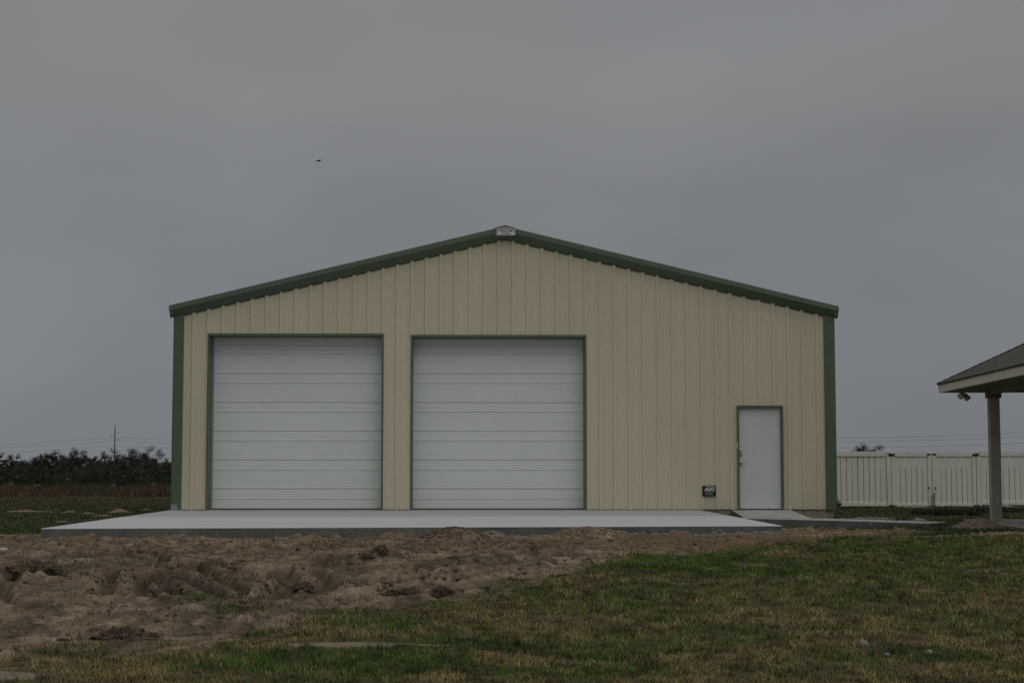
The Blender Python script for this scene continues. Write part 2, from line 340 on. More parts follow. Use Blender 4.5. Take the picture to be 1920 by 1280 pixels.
def cols(X, Y):
    dirt, pale, bare, g = masks(X, Y)
    X_ = X[:, None] * 0
    dc = np.array([.245, .175, .112]); dd = np.array([.140, .100, .064]); dl = np.array([.35, .27, .20]); rd = np.array([.20, .115, .062])
    t = sstep(.35, .68, fbm(X * 1.5, Y * .9, 101, 5, .62))[:, None]
    soil = dc * (1 - t) + dd * t
    t0 = sstep(.56, .70, fbm(X * 5.5, Y * 3.0, 103, 5, .65))[:, None]; soil = soil * (1 - .4 * t0)
    t2 = sstep(.60, .75, fbm(X * 3.5, Y * 2.2, 105, 4))[:, None]; soil = soil * (1 - t2 * .5) + dl * t2 * .5
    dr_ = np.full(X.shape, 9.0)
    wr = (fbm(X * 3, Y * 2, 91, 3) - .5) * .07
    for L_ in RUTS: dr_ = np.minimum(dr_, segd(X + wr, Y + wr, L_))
    rut_shade = (.5 * np.exp(-(dr_ / .075) ** 2) * (.6 + .8 * fbm(X * 8, Y * 5, 97, 3)))[:, None]; soil = soil * (1 - rut_shade)  # shade of the rut floors, painted into the soil colour along each groove
    t5 = sstep(.54, .66, fbm(X * 12, Y * 5.5, 113, 3, .65))[:, None]; soil = soil * (1 - .42 * t5)
    t3 = (sstep(-14.5, -11, Y) * sstep(.45, .62, fbm(X * 2.5, Y * 1.2, 109, 4)))[:, None]; soil = soil * (1 - t3 * .4) + rd * t3 * .4
    band = (sstep(1, 3, X) * sstep(-13.5, -11.5, Y))[:, None]; soil = soil * (1 - band) + (soil * .4 + rd * .45) * band
    tan = np.array([.110, .086, .040]); gr = np.array([.040, .056, .016])
    far = (Y > -9)
    gg = g[:, None]
    tanf = np.where(far[:, None], np.array([.066, .062, .026]), tan)
    lawn = tanf * (1 - gg) + gr * gg
    lawn = lawn * (.75 + .5 * fbm(X * 9, Y * 7, 120, 3))[:, None]
    pl = pale[:, None]; sand = np.array([.24, .185, .135]) * (.8 + .4 * fbm(X * 5, Y * 4, 130, 3))[:, None]
    soil = soil * (1 - pl) + sand * pl
    b = bare[:, None]
    return lawn * (1 - b) + soil * b

# graded grid: fine near the camera, reaching the horizon
def grow(a, b, s0, f):
    r = [a]; s = s0
    while r[-1] < b: s *= f; r.append(r[-1] + s)
    return r
xs = np.arange(-8.6, 9.61, .036)
xr = np.array(grow(xs[-1], 2500, .05, 1.085)[1:]); xl = np.array([-v for v in grow(-xs[0], 2500, .05, 1.085)[1:]])[::-1]
xs = np.concatenate([xl, xs, xr])
ys = np.arange(-24.6, -8.4, .038)
yf = np.array(grow(ys[-1], 14, .05, 1.012)[1:]); yf2 = np.array(grow(yf[-1], 4500, .3, 1.06)[1:]); yb = np.array([-v for v in grow(-ys[0], 700, .1, 1.2)[1:]])[::-1]
ys = np.concatenate([yb, ys, yf, yf2])
nx, ny = len(xs), len(ys)
GX, GY = np.meshgrid(xs, ys); GX = GX.ravel(); GY = GY.ravel()
GZ = H(GX, GY)
ii = (np.arange(ny - 1)[:, None] * nx + np.arange(nx - 1)[None]).ravel()
F = np.stack([ii, ii + 1, ii + nx + 1, ii + nx], 1)
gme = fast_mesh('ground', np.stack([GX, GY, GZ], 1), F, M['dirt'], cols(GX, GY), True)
tag(link('ground', gme), kind='structure')
def hz_at(x, y): return float(H(np.array([x]), np.array([y]))[0])

# ------------------------------------------------------------------ slab, walk, ramp
def slab(name, poly, z0, z1, top='conc_top'):
    """concrete body with a rounded top edge; side and top are two materials"""
    mb = MB(); mb.prism(poly, z0, z1)
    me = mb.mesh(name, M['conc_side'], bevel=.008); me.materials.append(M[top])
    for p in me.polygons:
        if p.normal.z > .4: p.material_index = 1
    return link(name, me)
sl = [(-6.65, -9.95), (4.58, -9.03), (4.485, 0.0), (-6.72, 0.0)]
def lerp(a, b, t): return (a[0] + (b[0] - a[0]) * t, a[1] + (b[1] - a[1]) * t)
J = .462    # the sawn joint crosses the slab here
g_ = .0012
a0, a1, b1, b0 = sl[0], sl[1], sl[2], sl[3]
l0, r0 = lerp(a0, b0, 1 - J - g_), lerp(a1, b1, 1 - J - g_); l1, r1 = lerp(a0, b0, 1 - J + g_), lerp(a1, b1, 1 - J + g_)
s1 = slab('concrete_apron', [a0, a1, r0, l0], -.25, .142); tag(s1, kind='structure')
s2 = slab('concrete_slab_pour', [l1, r1, b1, b0], -.25, .1405, 'conc_back'); s2.parent = s1
walk = slab('concrete_walkway', [(4.60, -1.22), (5.1, -1.70), (6.1, -2.45), (7.2, -3.45), (8.12, -4.55), (8.62, -3.9), (7.5, -2.55), (6.55, -1.72), (6.44, -1.30), (5.16, -1.25), (4.50, -.16)], -.22, .022, 'conc_old')
tag(walk, kind='structure')
rmp = MB()
rmp.add([(5.16, -.002, .141), (6.42, -.002, .141), (6.46, -2.02, .024), (5.20, -1.45, .026), (5.16, -.002, -.1), (6.42, -.002, -.1), (6.46, -2.02, -.1), (5.20, -1.45, -.1)],
        [(0, 3, 2, 1), (4, 5, 6, 7), (0, 1, 5, 4), (1, 2, 6, 5), (2, 3, 7, 6), (3, 0, 4, 7)])
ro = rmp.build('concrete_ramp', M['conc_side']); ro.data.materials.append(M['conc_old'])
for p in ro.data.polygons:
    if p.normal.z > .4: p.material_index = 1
tag(ro, kind='structure')

# ------------------------------------------------------------------ the metal building
XL, XR, XC, SLP, DEPTH = -6.65, 7.357, .361, .2396, 18.0
ZB = .150
def ztop(x): return 6.06 - SLP * abs(x - XC)
bld = tag(empty('metal_building', (XC, 0, 0)), 'tan ribbed steel garage building with green trim, two white overhead doors and a low gable', 'building')
def part(mb, name, m, parent=bld, **k):
    """children are modelled in world space and stored relative to the thing"""
    o = mb.build(name, m, parent, **k)
    o.data.transform(Matrix.Translation(-Vector(parent_world(parent)))); return o
def parent_world(p):
    v = Vector((0, 0, 0))
    while p is not None: v += Vector(p.location); p = p.parent
    return v
D1 = (-5.955, -2.217, 3.875); D2 = (-1.645, 2.097, 3.850); D3 = (5.290, 6.277, 2.352)
OPEN = [(D1[0], D1[1], D1[2]), (D2[0], D2[1], D2[2]), (D3[0], D3[1], D3[2])]
PITCH, PH = .309, .225
def prof(x):                                     # height of the sheet towards the camera at x
    u = (x - PH + PITCH / 2) % PITCH - PITCH / 2
    a = abs(u)
    if a < .020: return -.030
    if a < .050: return -.030 * (1 - (a - .020) / .030)
    for c in (.085, .1225):
        if abs(a - c) < .005: return -.0045
        if abs(a - c) < .012: return -.0045 * (1 - (abs(a - c) - .005) / .007)
    return 0
def breaks(x0, x1, opens):
    s = {x0, x1}
    k = math.floor((x0 - PH) / PITCH) - 1
    while PH + k * PITCH < x1 + PITCH:
        for d in (0, .020, .050, .073, .080, .090, .097, .1105, .1175, .1275, .1345):
            for sg in (-1, 1):
                v = PH + k * PITCH + sg * d
                if x0 < v < x1: s.add(v)
        k += 1
    for o in opens:
        for v in o[:2]:
            if x0 < v < x1: s.add(v)
    return sorted(s)
def sheet(x0, x1, zt, opens, yo=0):
    mb = MB(); b = breaks(x0, x1, opens)
    for xa, xb in zip(b[:-1], b[1:]):
        m = (xa + xb) / 2; zb = ZB
        for o in opens:
            if o[0] < m < o[1]: zb = o[2]
        ya, yb = prof(xa) + yo, prof(xb) + yo
        mb.add([(xa, ya, zb), (xb, yb, zb), (xb, yb, zt(xb)), (xa, ya, zt(xa))], [(0, 1, 2, 3)])
    return mb
# front sheets, three ribs wide each, lapped at the ribs
x = XL + .10; k0 = math.ceil((x - PH) / PITCH)
edges = [XL + .02]
kk = k0
while PH + (kk + 2) * PITCH < XR - .1:
    e = PH + (kk + 2) * PITCH + .0205
    edges.append(e); kk += 3
edges.append(XR - .02)
for i, (xa, xb) in enumerate(zip(edges[:-1], edges[1:])):
    mb = sheet(xa, xb, ztop, OPEN, yo=-.0012 * (i % 2))
    o = mb.build('wall_panel', M['wall'], bld); o.data.transform(Matrix.Translation((-XC, 0, 0)))
    for p in o.data.polygons: p.use_smooth = False
# side and back walls
for sx_, xx in ((-1, XL), (1, XR)):
    m2 = sheet(-DEPTH, 0, lambda q: ztop(XL) - .02, [])
    me = m2.mesh('wall_panel', M['wall'])
    me.transform(Matrix.Translation((xx, DEPTH * 0, 0)) @ Matrix.Rotation(R(90) * sx_, 4, 'Z') @ Matrix.Translation((DEPTH if sx_ > 0 else 0, 0, 0)))
    me.transform(Matrix.Translation((-XC, 0, 0))); link('side_wall', me, bld)
mb = MB(); mb.add([(XL, DEPTH, ZB), (XR, DEPTH, ZB), (XR, DEPTH, ztop(XR)), (XC, DEPTH, ztop(XC)), (XL, DEPTH, ztop(XL))], [(0, 1, 2, 3, 4)]); part(mb, 'back_wall', M['wall'])
# foundation
part(MB().box(XL + .03, XR - .03, .012, DEPTH - .01, -.35, .146), 'foundation', M['conc_found'])
# base line of dark closure under the siding
for fa, fb in ((XL + .19, D1[0]), (D1[1], D2[0]), (D2[1], D3[0]), (D3[1], XR - .19)): part(MB().box(fa, fb, -.004, .006, .147, .158), 'base_flashing', M['dark'])
# corner trims with bare galvanised feet
for s, xx in ((1, XL), (-1, XR)):
    mb = MB(); y0 = -.042
    zt = ztop(xx) + .08
    prf = [(xx + s * .185, -.004), (xx + s * .180, y0 + .004), (xx + s * .172, y0), (xx, y0), (xx - s * .036, y0 + .036), (xx - s * .036, .20)]
    inn = [(px + s * .004 * 0, py) for px, py in prf]
    n = len(prf)
    vs_ = [(a, b, ZB - .01) for a, b in prf] + [(a, b, zt) for a, b in prf]
    mb.add(vs_, [(i, i + 1, n + i + 1, n + i) for i in range(n - 1)])
    part(mb, 'corner_trim', M['green'])
part(MB().box(XL - .030, XL + .11, -.0455, -.0435, .150, .265), 'trim_patch', M['galv'])
# rake trims
RP = [(0, .02, -.02), (0, -.12, .004), (0, -.15, 0), (0, -.156, -.105), (0, -.152, -.112), (0, -.060, -.232), (0, -.040, -.245), (0, -.036, -.258), (0, -.02, -.258)]
zr = 6.165
def seg_len(side):
    return (XC, XL - .105) if side < 0 else (XC, XR + .113)
for side in (-1, 1):
    xa, xb = seg_len(side)
    cuts = [0, .36, .72, 1]
    for ci, (t0, t1) in enumerate(zip(cuts[:-1], cuts[1:])):       # lapped lengths
        p0 = xa + (xb - xa) * t0; p1 = xa + (xb - xa) * t1
        sc = 1 + .012 * (ci % 2)
        prr = [(p[0], p[1] * sc, p[2] * sc) for p in RP]
        mb = MB(); mb.sweep(prr, (p0, 0, zr - SLP * abs(p0 - XC)), (p1, 0, zr - SLP * abs(p1 - XC)), True)
        part(mb, 'rake_trim', M['green'])
    # eave gutter running back, same section
    s = side
    GP = [(-s * .10, 0, .0), (0, 0, 0), (s * .004, 0, -.09), (0, 0, -.098), (-s * .062, 0, -.205), (-s * .085, 0, -.215)]
    mb = MB(); z0 = zr - SLP * abs(xb - XC)
    mb.sweep([Vector(g) for g in GP], (xb + s * .012, -.13, z0 - .003), (xb + s * .012, DEPTH + .1, z0 - .003), True); part(mb, 'gutter', M['green'])
    mb = MB(); zz = zr - .012
    n = 46
    vs_ = []; fs = []
    xs_ = np.linspace(XC, xb - s * .01, 47)
    mb.add([(XC, -.10, zz), (xb, -.10, zz - SLP * abs(xb - XC)), (xb, DEPTH + .1, zz - SLP * abs(xb - XC)), (XC, DEPTH + .1, zz)], [(0, 1, 2, 3)])
    rf = part(mb, 'roof', M['green'])
    mb = MB()
    yy = .3
    while yy < DEPTH:
        mb.add([(XC, yy - .02, zz + .03), (xb, yy - .02, zz + .03 - SLP * abs(xb - XC)), (xb, yy + .02, zz + .03 - SLP * abs(xb - XC)), (XC, yy + .02, zz + .03),
                (XC, yy - .045, zz + .001), (xb, yy - .045, zz + .001 - SLP * abs(xb - XC)), (xb, yy + .045, zz + .001 - SLP * abs(xb - XC)), (XC, yy + .045, zz + .001)],
               [(0, 1, 2, 3), (4, 5, 1, 0), (3, 2, 6, 7), (1, 5, 6, 2)]); yy += .61
    rr = mb.build('roof_rib', M['green'], rf); rr['kind'] = 'stuff'; rr.data.transform(Matrix.Translation(-Vector(parent_world(rf))))
# peak box
pb = MB(); pk = [(XC - .232, 5.945), (XC + .232, 5.945), (XC + .232, 6.105), (XC + .225, 6.125), (XC, 6.187), (XC - .225, 6.125), (XC - .232, 6.105)]
pb.prism_y(pk, -.172, -.02); part(pb, 'peak_cap', M['green'], bevel=.003)
for side in (-1, 1):
    xe = XL + .19 if side < 0 else XR - .19
    t0_, t1_ = zr - .20, zr - .284
    part(MB().prism_y([(XC + side * .12 * 0, t0_), (xe, t0_ - SLP * abs(xe - XC)), (xe, t1_ - SLP * abs(xe - XC)), (XC, t1_)], -.013, -.006), 'rake_closure', M['green'])
# screws in rows along the girts
mb = MB()
def screw(x, z):
    y = prof(x) - .0035
    r = .0075
    vs_ = [(x + r * math.cos(a), y, z + r * math.sin(a)) for a in [i * math.pi / 3 for i in range(6)]] + [(x + r * 1.6 * math.cos(a), y + .004, z + r * 1.6 * math.sin(a)) for a in [i * math.pi / 3 for i in range(6)]]
    mb.add(vs_, [tuple(range(6))] + [(i, (i + 1) % 6, 6 + (i + 1) % 6, 6 + i) for i in range(6)])
for zr_ in (.20, 1.22, 2.50, 3.62, 4.25, 5.0):
    k = -21
    while PH + k * PITCH < XR:
        for dx in (.06,) if zr_ > .3 else (.06, -.06):
            xq = PH + k * PITCH + dx
            if XL + .2 < xq < XR - .2 and zr_ < ztop(xq) - .25 and not any(o[0] - .02 < xq < o[1] + .02 and zr_ < o[2] + .02 for o in OPEN): screw(xq, zr_ + .006 * math.sin(k * 2.1))
        k += 1
o = part(mb, 'screw', M['steel']); o['kind'] = 'stuff'

# ------------------------------------------------------------------ overhead doors
def overhead(D, base, trackL, trackR):
    x0, x1, zt = D
    g = MB()
    # channel trim round the opening: face flange and reveal
    fw = .042; yf = -.040; yb_ = .30
    g.box(x0, x0 + fw, yf, yb_, ZB, zt - .052); g.box(x1 - fw, x1, yf, yb_, ZB, zt - .052); g.box(x0 - .004, x1 + .004, yf - .003, yb_, zt - .052, zt)
    o = part(g, 'garage_door_frame', M['green'], bevel=.002)
    dr = part(MB().box(x0 + fw, x1 - fw, .345, .355, ZB, zt - .02), 'garage_door', M['door'])
    # sections
    seams = [ZB + .012] + [.573 + .6157 * i for i in range(6)]
    seams = [s for s in seams if s < zt - .1] + [zt - .053]
    xa, xb = x0 + fw + .002, x1 - fw - .002
    for i, (za, zb) in enumerate(zip(seams[:-1], seams[1:])):
        pr = []; top_groove = za + .412 if i else .369
        z = za + .005; pr.append((.182, za + .0)); pr.append((.164, za + .005))
        gdone = False
        zz = za + .02
        while zz < zb - .03:
            if abs(zz + .02 - top_groove) < .026 and not gdone:
                pr += [(.160, top_groove - .016), (.160, top_groove - .006), (.1725, top_groove - .004), (.1725, top_groove + .004), (.160, top_groove + .006), (.160, top_groove + .016)]; zz = top_groove + .024; gdone = True; continue
            pr += [(.1640, zz), (.1605, zz + .008), (.1605, zz + .020), (.1640, zz + .028)]; zz += .0415
        pr += [(.164, zb - .006), (.182, zb - .002)]
        pr = sorted([(y_ + .14, z_) for y_, z_ in pr], key=lambda q: q[1])
        mb = MB(); n = len(pr)
        mb.add([(xa, y, z) for y, z in pr] + [(xb, y, z) for y, z in pr], [(j, n + j, n + j + 1, j + 1) for j in range(n - 1)])
        so = mb.build('door_panel', M['door'], dr); so.data.transform(Matrix.Translation(-Vector(parent_world(dr))))
    sb = MB().box(xa, xb, .290, .325, .1435, .163).build('bottom_seal', M['rubber'], dr); sb.data.transform(Matrix.Translation(-Vector(parent_world(dr))))
    if trackL: t = MB().box(x0 + fw + .001, x0 + fw + trackL, .285, .298, ZB, zt - .054).build('door_track', M['galv'], dr); t.data.transform(Matrix.Translation(-Vector(parent_world(dr))))
    if trackR: t = MB().box(x1 - fw - trackR, x1 - fw - .001, .285, .298, ZB, zt - .054).build('door_track', M['galv'], dr); t.data.transform(Matrix.Translation(-Vector(parent_world(dr))))
    return dr
da = overhead(D1, 0, .05, 0); da['label'] = 'white ribbed overhead door on the left'
db = overhead(D2, 0, 0, .02); db['label'] = 'white ribbed overhead door in the middle of the building'
sk = MB().tube([(2.015, .29, 3.58), (2.015, .305, 3.58)], .014, 8).build('lock_hole', M['dark'], db); sk.data.transform(Matrix.Translation(-Vector(parent_world(db))))

# ------------------------------------------------------------------ entry door
x0, x1, zt = D3; fw = .045
g = MB(); g.box(x0, x0 + fw, -.050, .09, ZB, zt - fw); g.box(x1 - fw, x1, -.050, .09, ZB, zt - fw); g.box(x0, x1, -.050, .09, zt - fw, zt)
part(g, 'door_frame', M['green'], bevel=.003)
ed = part(MB().box(x0 + fw + .004, x1 - fw - .004, .028, .075, ZB + .055, zt - fw - .005), 'entry_door', M['leaf'], bevel=.003)
def sub(mb, name, m, par, **k):
    o = mb.build(name, m, par, **k); o.data.transform(Matrix.Translation(-Vector(parent_world(par)))); return o
sub(MB().box(x0 + fw + .004, x1 - fw - .004, .004, .030, ZB + .020, ZB + .052), 'door_sweep', M['sign_w'], ed)
sub(MB().box(x0 + fw, x1 - fw, .006, .085, ZB - .008, ZB + .019), 'threshold', M['dark'], ed)
for z in (2.10, 1.25, .42): sub(MB().tube([(x1 - fw - .004, .018, z - .055), (x1 - fw - .004, .018, z + .055)], .011, 8), 'hinge', M['steel'], ed)
dk = MB(); dk.box(5.352, 5.402, .006, .03, 1.285, 1.405); dk.tube([(5.377, -.012, 1.312), (5.377, .01, 1.312)], .026, 14)
sub(dk, 'keypad_deadbolt', M['steel'], ed, bevel=.004)
lv = MB(); lv.tube([(5.372, -.002, 1.132), (5.372, .03, 1.132)], .033, 16); lv.tube([(5.372, -.03, 1.132), (5.372, .0, 1.132)], .012, 10); lv.tube([(5.372, -.03, 1.132), (5.43, -.034, 1.134), (5.478, -.028, 1.138)], [.012, .010, .008], 8)
sub(lv, 'door_handle', M['steel'], ed, smooth=True)
part(MB().box(5.288, 5.302, -.0525, -.0495, 1.44, 1.575), 'strike_plate', M['sign_w'])
# downspouts with kick-out feet at the corners
for s, xx in ((1, XR), (-1, XL)):
    mb = MB()
    px = xx + s * .075
    if s > 0:
        mb.tube([(px - .01, .30, 4.25), (px - .01, .30, .42), (px + .01, .26, .34), (px + .07, .18, .24)], .058, 8)
        part(mb, 'downspout', M['green'])

# ------------------------------------------------------------------ signs
def text_mesh(s, size, m, name, xc, z, y, parent, shear=0, sx=1.0, bold=0):
    c = bpy.data.curves.new(name, 'FONT'); c.body = s; c.size = size; c.align_x = 'CENTER'; c.shear = shear; c.extrude = .0008; c.offset = bold; c.resolution_u = 2
    t = bpy.data.objects.new('tmp', c); COL.objects.link(t)
    dg = bpy.context.evaluated_depsgraph_get(); me = bpy.data.meshes.new_from_object(t.evaluated_get(dg)); bpy.data.objects.remove(t)
    me.name = name; me.transform(Matrix.Translation((xc, y, z)) @ Matrix.Rotation(R(90), 4, 'X') @ Matrix.Scale(sx, 4, (1, 0, 0)))
    me.transform(Matrix.Translation(-Vector(parent_world(parent)))); me.materials.clear(); me.materials.append(m)
    return link(name, me, parent)
cs = tag(empty('company_sign', (.379, -.175, 5.97)), 'small white maker sign reading STRAIGHT LINE at the roof peak', 'sign')
def rel(mb, name, m, par, **k): return sub(mb, name, m, par, **k)
yS = -.177
rel(MB().prism_y([(.184, 5.968), (.572, 5.968), (.572, 6.100), (.378, 6.138), (.184, 6.100)], -.180, -.174), 'plate', M['sign_w'], cs)
rel(MB().prism_y([(.206, 6.008), (.216, 6.008), (.216, 6.072), (.378, 6.103), (.540, 6.072), (.540, 6.008), (.550, 6.008), (.550, 6.084), (.378, 6.120), (.206, 6.084)], -.183, -.179), 'building_emblem', M['sign_k'], cs)
text_mesh('STRAIGHT LINE', .037, M['sign_k'], 'lettering', .378, 6.040, -.182, cs, sx=.98, bold=.0012)
text_mesh('BUILDERS INC', .016, M['galv'], 'lettering', .378, 6.018, -.182, cs, sx=1.5).hide_render = False
text_mesh('361-578-0505', .036, M['sign_k'], 'lettering', .378, 5.980, -.182, cs, sx=.95, bold=.0008)
sg = tag(empty('security_sign', (4.683, -.037, .429)), 'small dark ASG security sign low on the wall left of the entry door', 'sign')
rel(MB().box(4.540, 4.826, -.041, -.036, .432, .650), 'plate', M['sign_n'], sg, bevel=.001)
rel(MB().tube([(4.683, -.046, .664), (4.683, -.036, .664)], .008, 8), 'screw', M['dark'], sg)
text_mesh('ASG', .112, M['sign_l'], 'lettering', 4.688, .545, -.043, sg, shear=.25, sx=1.02, bold=.0035)
text_mesh('SECURITY', .046, M['sign_o'], 'lettering', 4.675, .503, -.043, sg, shear=.25, sx=.9, bold=.001)
text_mesh('PROTECTED BY', .020, M['sign_l'], 'lettering', 4.683, .632, -.043, sg, sx=1.0)
text_mesh('361-578-2345', .026, M['sign_l'], 'lettering', 4.683, .458, -.043, sg, sx=1.0)
rel(MB().prism_y([(4.575, .498), (4.70, .490), (4.79, .500), (4.70, .4945)], -.0425, -.0405), 'swoosh', M['sign_l'], sg)

# ------------------------------------------------------------------ vinyl fence and gate
YF = 17.0
def picket_mesh(w, h): return MB().box(-w / 2, w / 2, -.011, .011, 0, h).mesh('picket', M['vinyl'], bevel=.003)
def fence_bay(root, xa, xb, zb, zt, first_post=False, lean=0):
    def p(mb, n, m=M['vinyl'], **k): return sub(mb, n, m, root, **k)
    p(MB().box(xa, xb, YF - .045, YF + .045, zt - .155, zt), 'top_rail', bevel=.004)
    p(MB().box(xa, xb, YF - .045, YF + .045, zb, zb + .115), 'bottom_rail', bevel=.004)
    n = max(1, round((xb - xa) / .1765)); w = (xb - xa) / n
    me = picket_mesh(w - .019, zt - .15 - zb - .11)
    for i in range(n):
        o = link('picket', me, root); o.location = Vector((xa + w * (i + .5), YF + .002 * math.sin(i * 7.3), zb + .108)) - parent_world(root)
        o.rotation_euler = (0, R(.18) * math.sin(i * 3.7 + xa), R(2.2) * math.sin(i * 5.1))
def post(root, x, zb, zt, w=.13):
    o = MB().box(x - w / 2, x + w / 2, YF - w / 2, YF + w / 2, zb, zt).add([(x - w / 2 - .006, YF - w / 2 - .006, zt), (x + w / 2 + .006, YF - w / 2 - .006, zt), (x + w / 2 + .006, YF + w / 2 + .006, zt), (x - w / 2 - .006, YF + w / 2 + .006, zt), (x, YF, zt + .02)], [(0, 1, 4), (1, 2, 4), (2, 3, 4), (3, 0, 4), (3, 2, 1, 0)]).build('post', M['vinyl'], root, bevel=.003)
    o.data.transform(Matrix.Translation(-Vector(parent_world(root)))); return o
f1 = tag(empty('vinyl_fence', (10.0, YF, -.25)), 'white vinyl board fence section between the building corner and the gate', 'fence', 'white vinyl fence')
fence_bay(f1, 10.33, 12.70, -.20, 1.535); post(f1, 12.775, -.4, 1.54); fence_bay(f1, 7.80, 10.19, -.20, 1.53); post(f1, 10.26, -.4, 1.54)
f2 = tag(empty('vinyl_fence', (16.5, YF, -.25)), 'white vinyl board fence running right from the gate behind the porch column', 'fence', 'white vinyl fence')
xx = 15.72; post(f2, 15.64, -.4, 1.545)
for i in range(4):
    fence_bay(f2, xx, xx + 2.36, -.16 + .02 * i, 1.545 + .02 * i); post(f2, xx + 2.43, -.4, 1.56 + .02 * i); xx += 2.50
def leaf_gate(xa, xb, label, hinge_left):
    g = tag(empty('fence_gate', (xa if hinge_left else xb, YF, -.25)), label, 'gate', 'fence gate leaves')
    def p(mb, n, m=M['vinyl'], **k): return sub(mb, n, m, g, **k)
    w = .11
    p(MB().box(xa, xa + w, YF - .05, YF + .05, -.235, 1.49), 'stile', bevel=.004)
    p(MB().box(xb - w, xb, YF - .05, YF + .05, -.235, 1.49), 'stile', bevel=.004)
    fence_bay(g, xa + w, xb - w, -.232, 1.53)
    hx = xa if hinge_left else xb
    s = 1 if hinge_left else -1
    for z in (1.42, -.21):
        p(MB().box(min(hx - s * .10, hx - s * .012), max(hx - s * .10, hx - s * .012), YF - .075, YF - .052, z - .04, z + .055).box(min(hx + s * .012, hx + s * .10), max(hx + s * .012, hx + s * .10), YF - .075, YF - .052, z - .03, z + .045).tube([(hx, YF - .07, z - .025), (hx, YF - .07, z + .04)], .012, 8), 'hinge', M['dark'])
    lx = xb if hinge_left else xa
    q = lx - s * .09
    p(MB().box(min(lx - s * .13, lx - s * .012), max(lx - s * .13, lx - s * .012), YF - .07, YF - .052, 1.425, 1.47), 'latch_plate', M['dark'])
    p(MB().box(q - .018, q + .018, YF - .085, YF - .052, .345, .415), 'handle', M['dark'], bevel=.004)
    return g
ga = leaf_gate(12.86, 14.135, 'left leaf of the white vinyl double gate', True)
gb = leaf_gate(14.165, 15.56, 'right leaf of the white vinyl double gate with the drop rod', False)
dr = MB(); dr.tube([(14.20, YF - .075, .20), (14.20, YF - .075, -.24)], .012, 8); dr.tube([(14.20, YF - .075, .20), (14.27, YF - .08, .20)], .012, 8); dr.box(14.18, 14.225, YF - .085, YF - .052, -.22, -.16); dr.box(14.18, 14.225, YF - .085, YF - .052, .05, .09)
sub(dr, 'drop_rod', M['dark'], gb)
ch = MB()
zc2, t_ = .24, 0
for i in range(16):
    a = i / 15; cx = 14.15 - .045 * math.sin(a * math.pi) + .01 * math.sin(i * 2.2); cz = .20 - .42 * a
    pts = [(cx + .012 * math.cos(u), YF - .085 + .012 * math.cos(u) * (i % 2), cz + .020 * math.sin(u)) for u in np.linspace(0, 2 * math.pi, 9)]
    ch.tube(pts, .0055, 5, False)
tag(ch.build('chain', M['steel']), 'steel chain hanging where the two gate leaves meet', 'chain')

# ------------------------------------------------------------------ porch roof on the right
PR = R(-3.72)
pc = tag(empty('patio_cover', (8.853, -2.70, .0), PR), 'hip roofed porch corner with cream fascia and one tan column at the right edge', 'porch')
U, V = 7.0, 6.4     # local x runs right along the far eave, local -y towards the camera
zs0, zf0, zf1 = 2.505, 2.500, 2.655
def lp(mb, n, m, par=pc, **k): return mb.build(n, m, par, **k)
sof = MB()
sof.box(.03, U, -V, -.03, zs0, zs0 + .02)
lp(sof, 'soffit', M['soffit'])
for i in range(18):
    lp(MB().box(.05, U - .05, -.35 * (i + 1) + .004, -.35 * i - .035, zs0 - .006, zs0 - .001), 'soffit_panel', M['soffit'])
fs_ = MB().box(0, .022, -V, 0, zf0, zf1); lp(fs_, 'fascia', M['fascia'], bevel=.002)
lp(MB().box(.0225, U, -.022, 0, zf0, zf1), 'fascia', M['fascia'], bevel=.002)
drip = MB().box(-.018, .0, -V, .018, zf1 - .01, zf1 + .012).box(0.0005, U, 0.0005, .018, zf1 - .01, zf1 + .012); lp(drip, 'drip_edge', M['dark'])
P_ = .505; zb0 = zf1 + .012; half = V / 2
roof = MB(); pk_z = zb0 + P_ * half
A_ = (-.03, .03); ridge_a = (half, -half)
roof.add([(-.03, .03, zb0), (-.03, -V - .03, zb0), (half, -half, pk_z), (U, -half, pk_z), (U, .03, zb0), (U, -V - .03, zb0)],
         [(0, 1, 2), (0, 2, 3, 4), (1, 5, 3, 2), (0, 4, 5, 1)])
rfo = lp(roof, 'roof', M['shingle'])
# left face shingles: courses parallel to the left eave (local y), rising with local x
nl = math.hypot(1, P_); exp_ = .14; cnt = 0
far_rest = MB()
nrm = Vector((-P_, 0, 1)).normalized(); upv = Vector((1, 0, P_)).normalized()
c = 0
while True:
    s0 = c * exp_; xx0 = -.03 + s0 / nl
    if xx0 > half - .1: break
    ytop = .03 - (xx0 + .03); ybot = -V - .03 + (xx0 + .03)
    y = ytop - (.12 if c % 2 else 0.02)
    if c % 2: y += .0
    yy = ytop
    first = True
    while yy > ybot + .05:
        w = (.17 if (c % 2 and first) else .325); w = min(w, yy - ybot); first = False
        th = .006 + .005 * random.random()
        a = Vector((xx0, yy - .004, zb0 + P_ * (xx0 + .03))) + nrm * (.004 + th); b = Vector((xx0, yy - w + .004, zb0 + P_ * (xx0 + .03))) + nrm * (.004 + th)
        up = upv * (exp_ + .012)
        inset_a = Vector((0, -min(up.x, .13) if yy >= ytop - 1e-6 else 0, 0)); inset_b = Vector((0, min(up.x, .13) if yy - w <= ybot + 1e-6 else 0, 0))
        a2 = a + up + inset_a - nrm * (th * .8); b2 = b + up + inset_b - nrm * (th * .8)
        dn = nrm * -(th + .003)
        vs_ = [a, b, b2, a2, a + dn, b + dn, b2 + dn * .3, a2 + dn * .3]
        fc = [(0, 3, 2, 1), (0, 1, 5, 4), (1, 2, 6, 5), (0, 4, 7, 3)]
        if cnt < 290 and yy > -4.2:
            MB().add(vs_, fc).build('shingle', M['shingle'], rfo); cnt += 1
        else: far_rest.add(vs_, fc)
        yy -= w
    c += 1
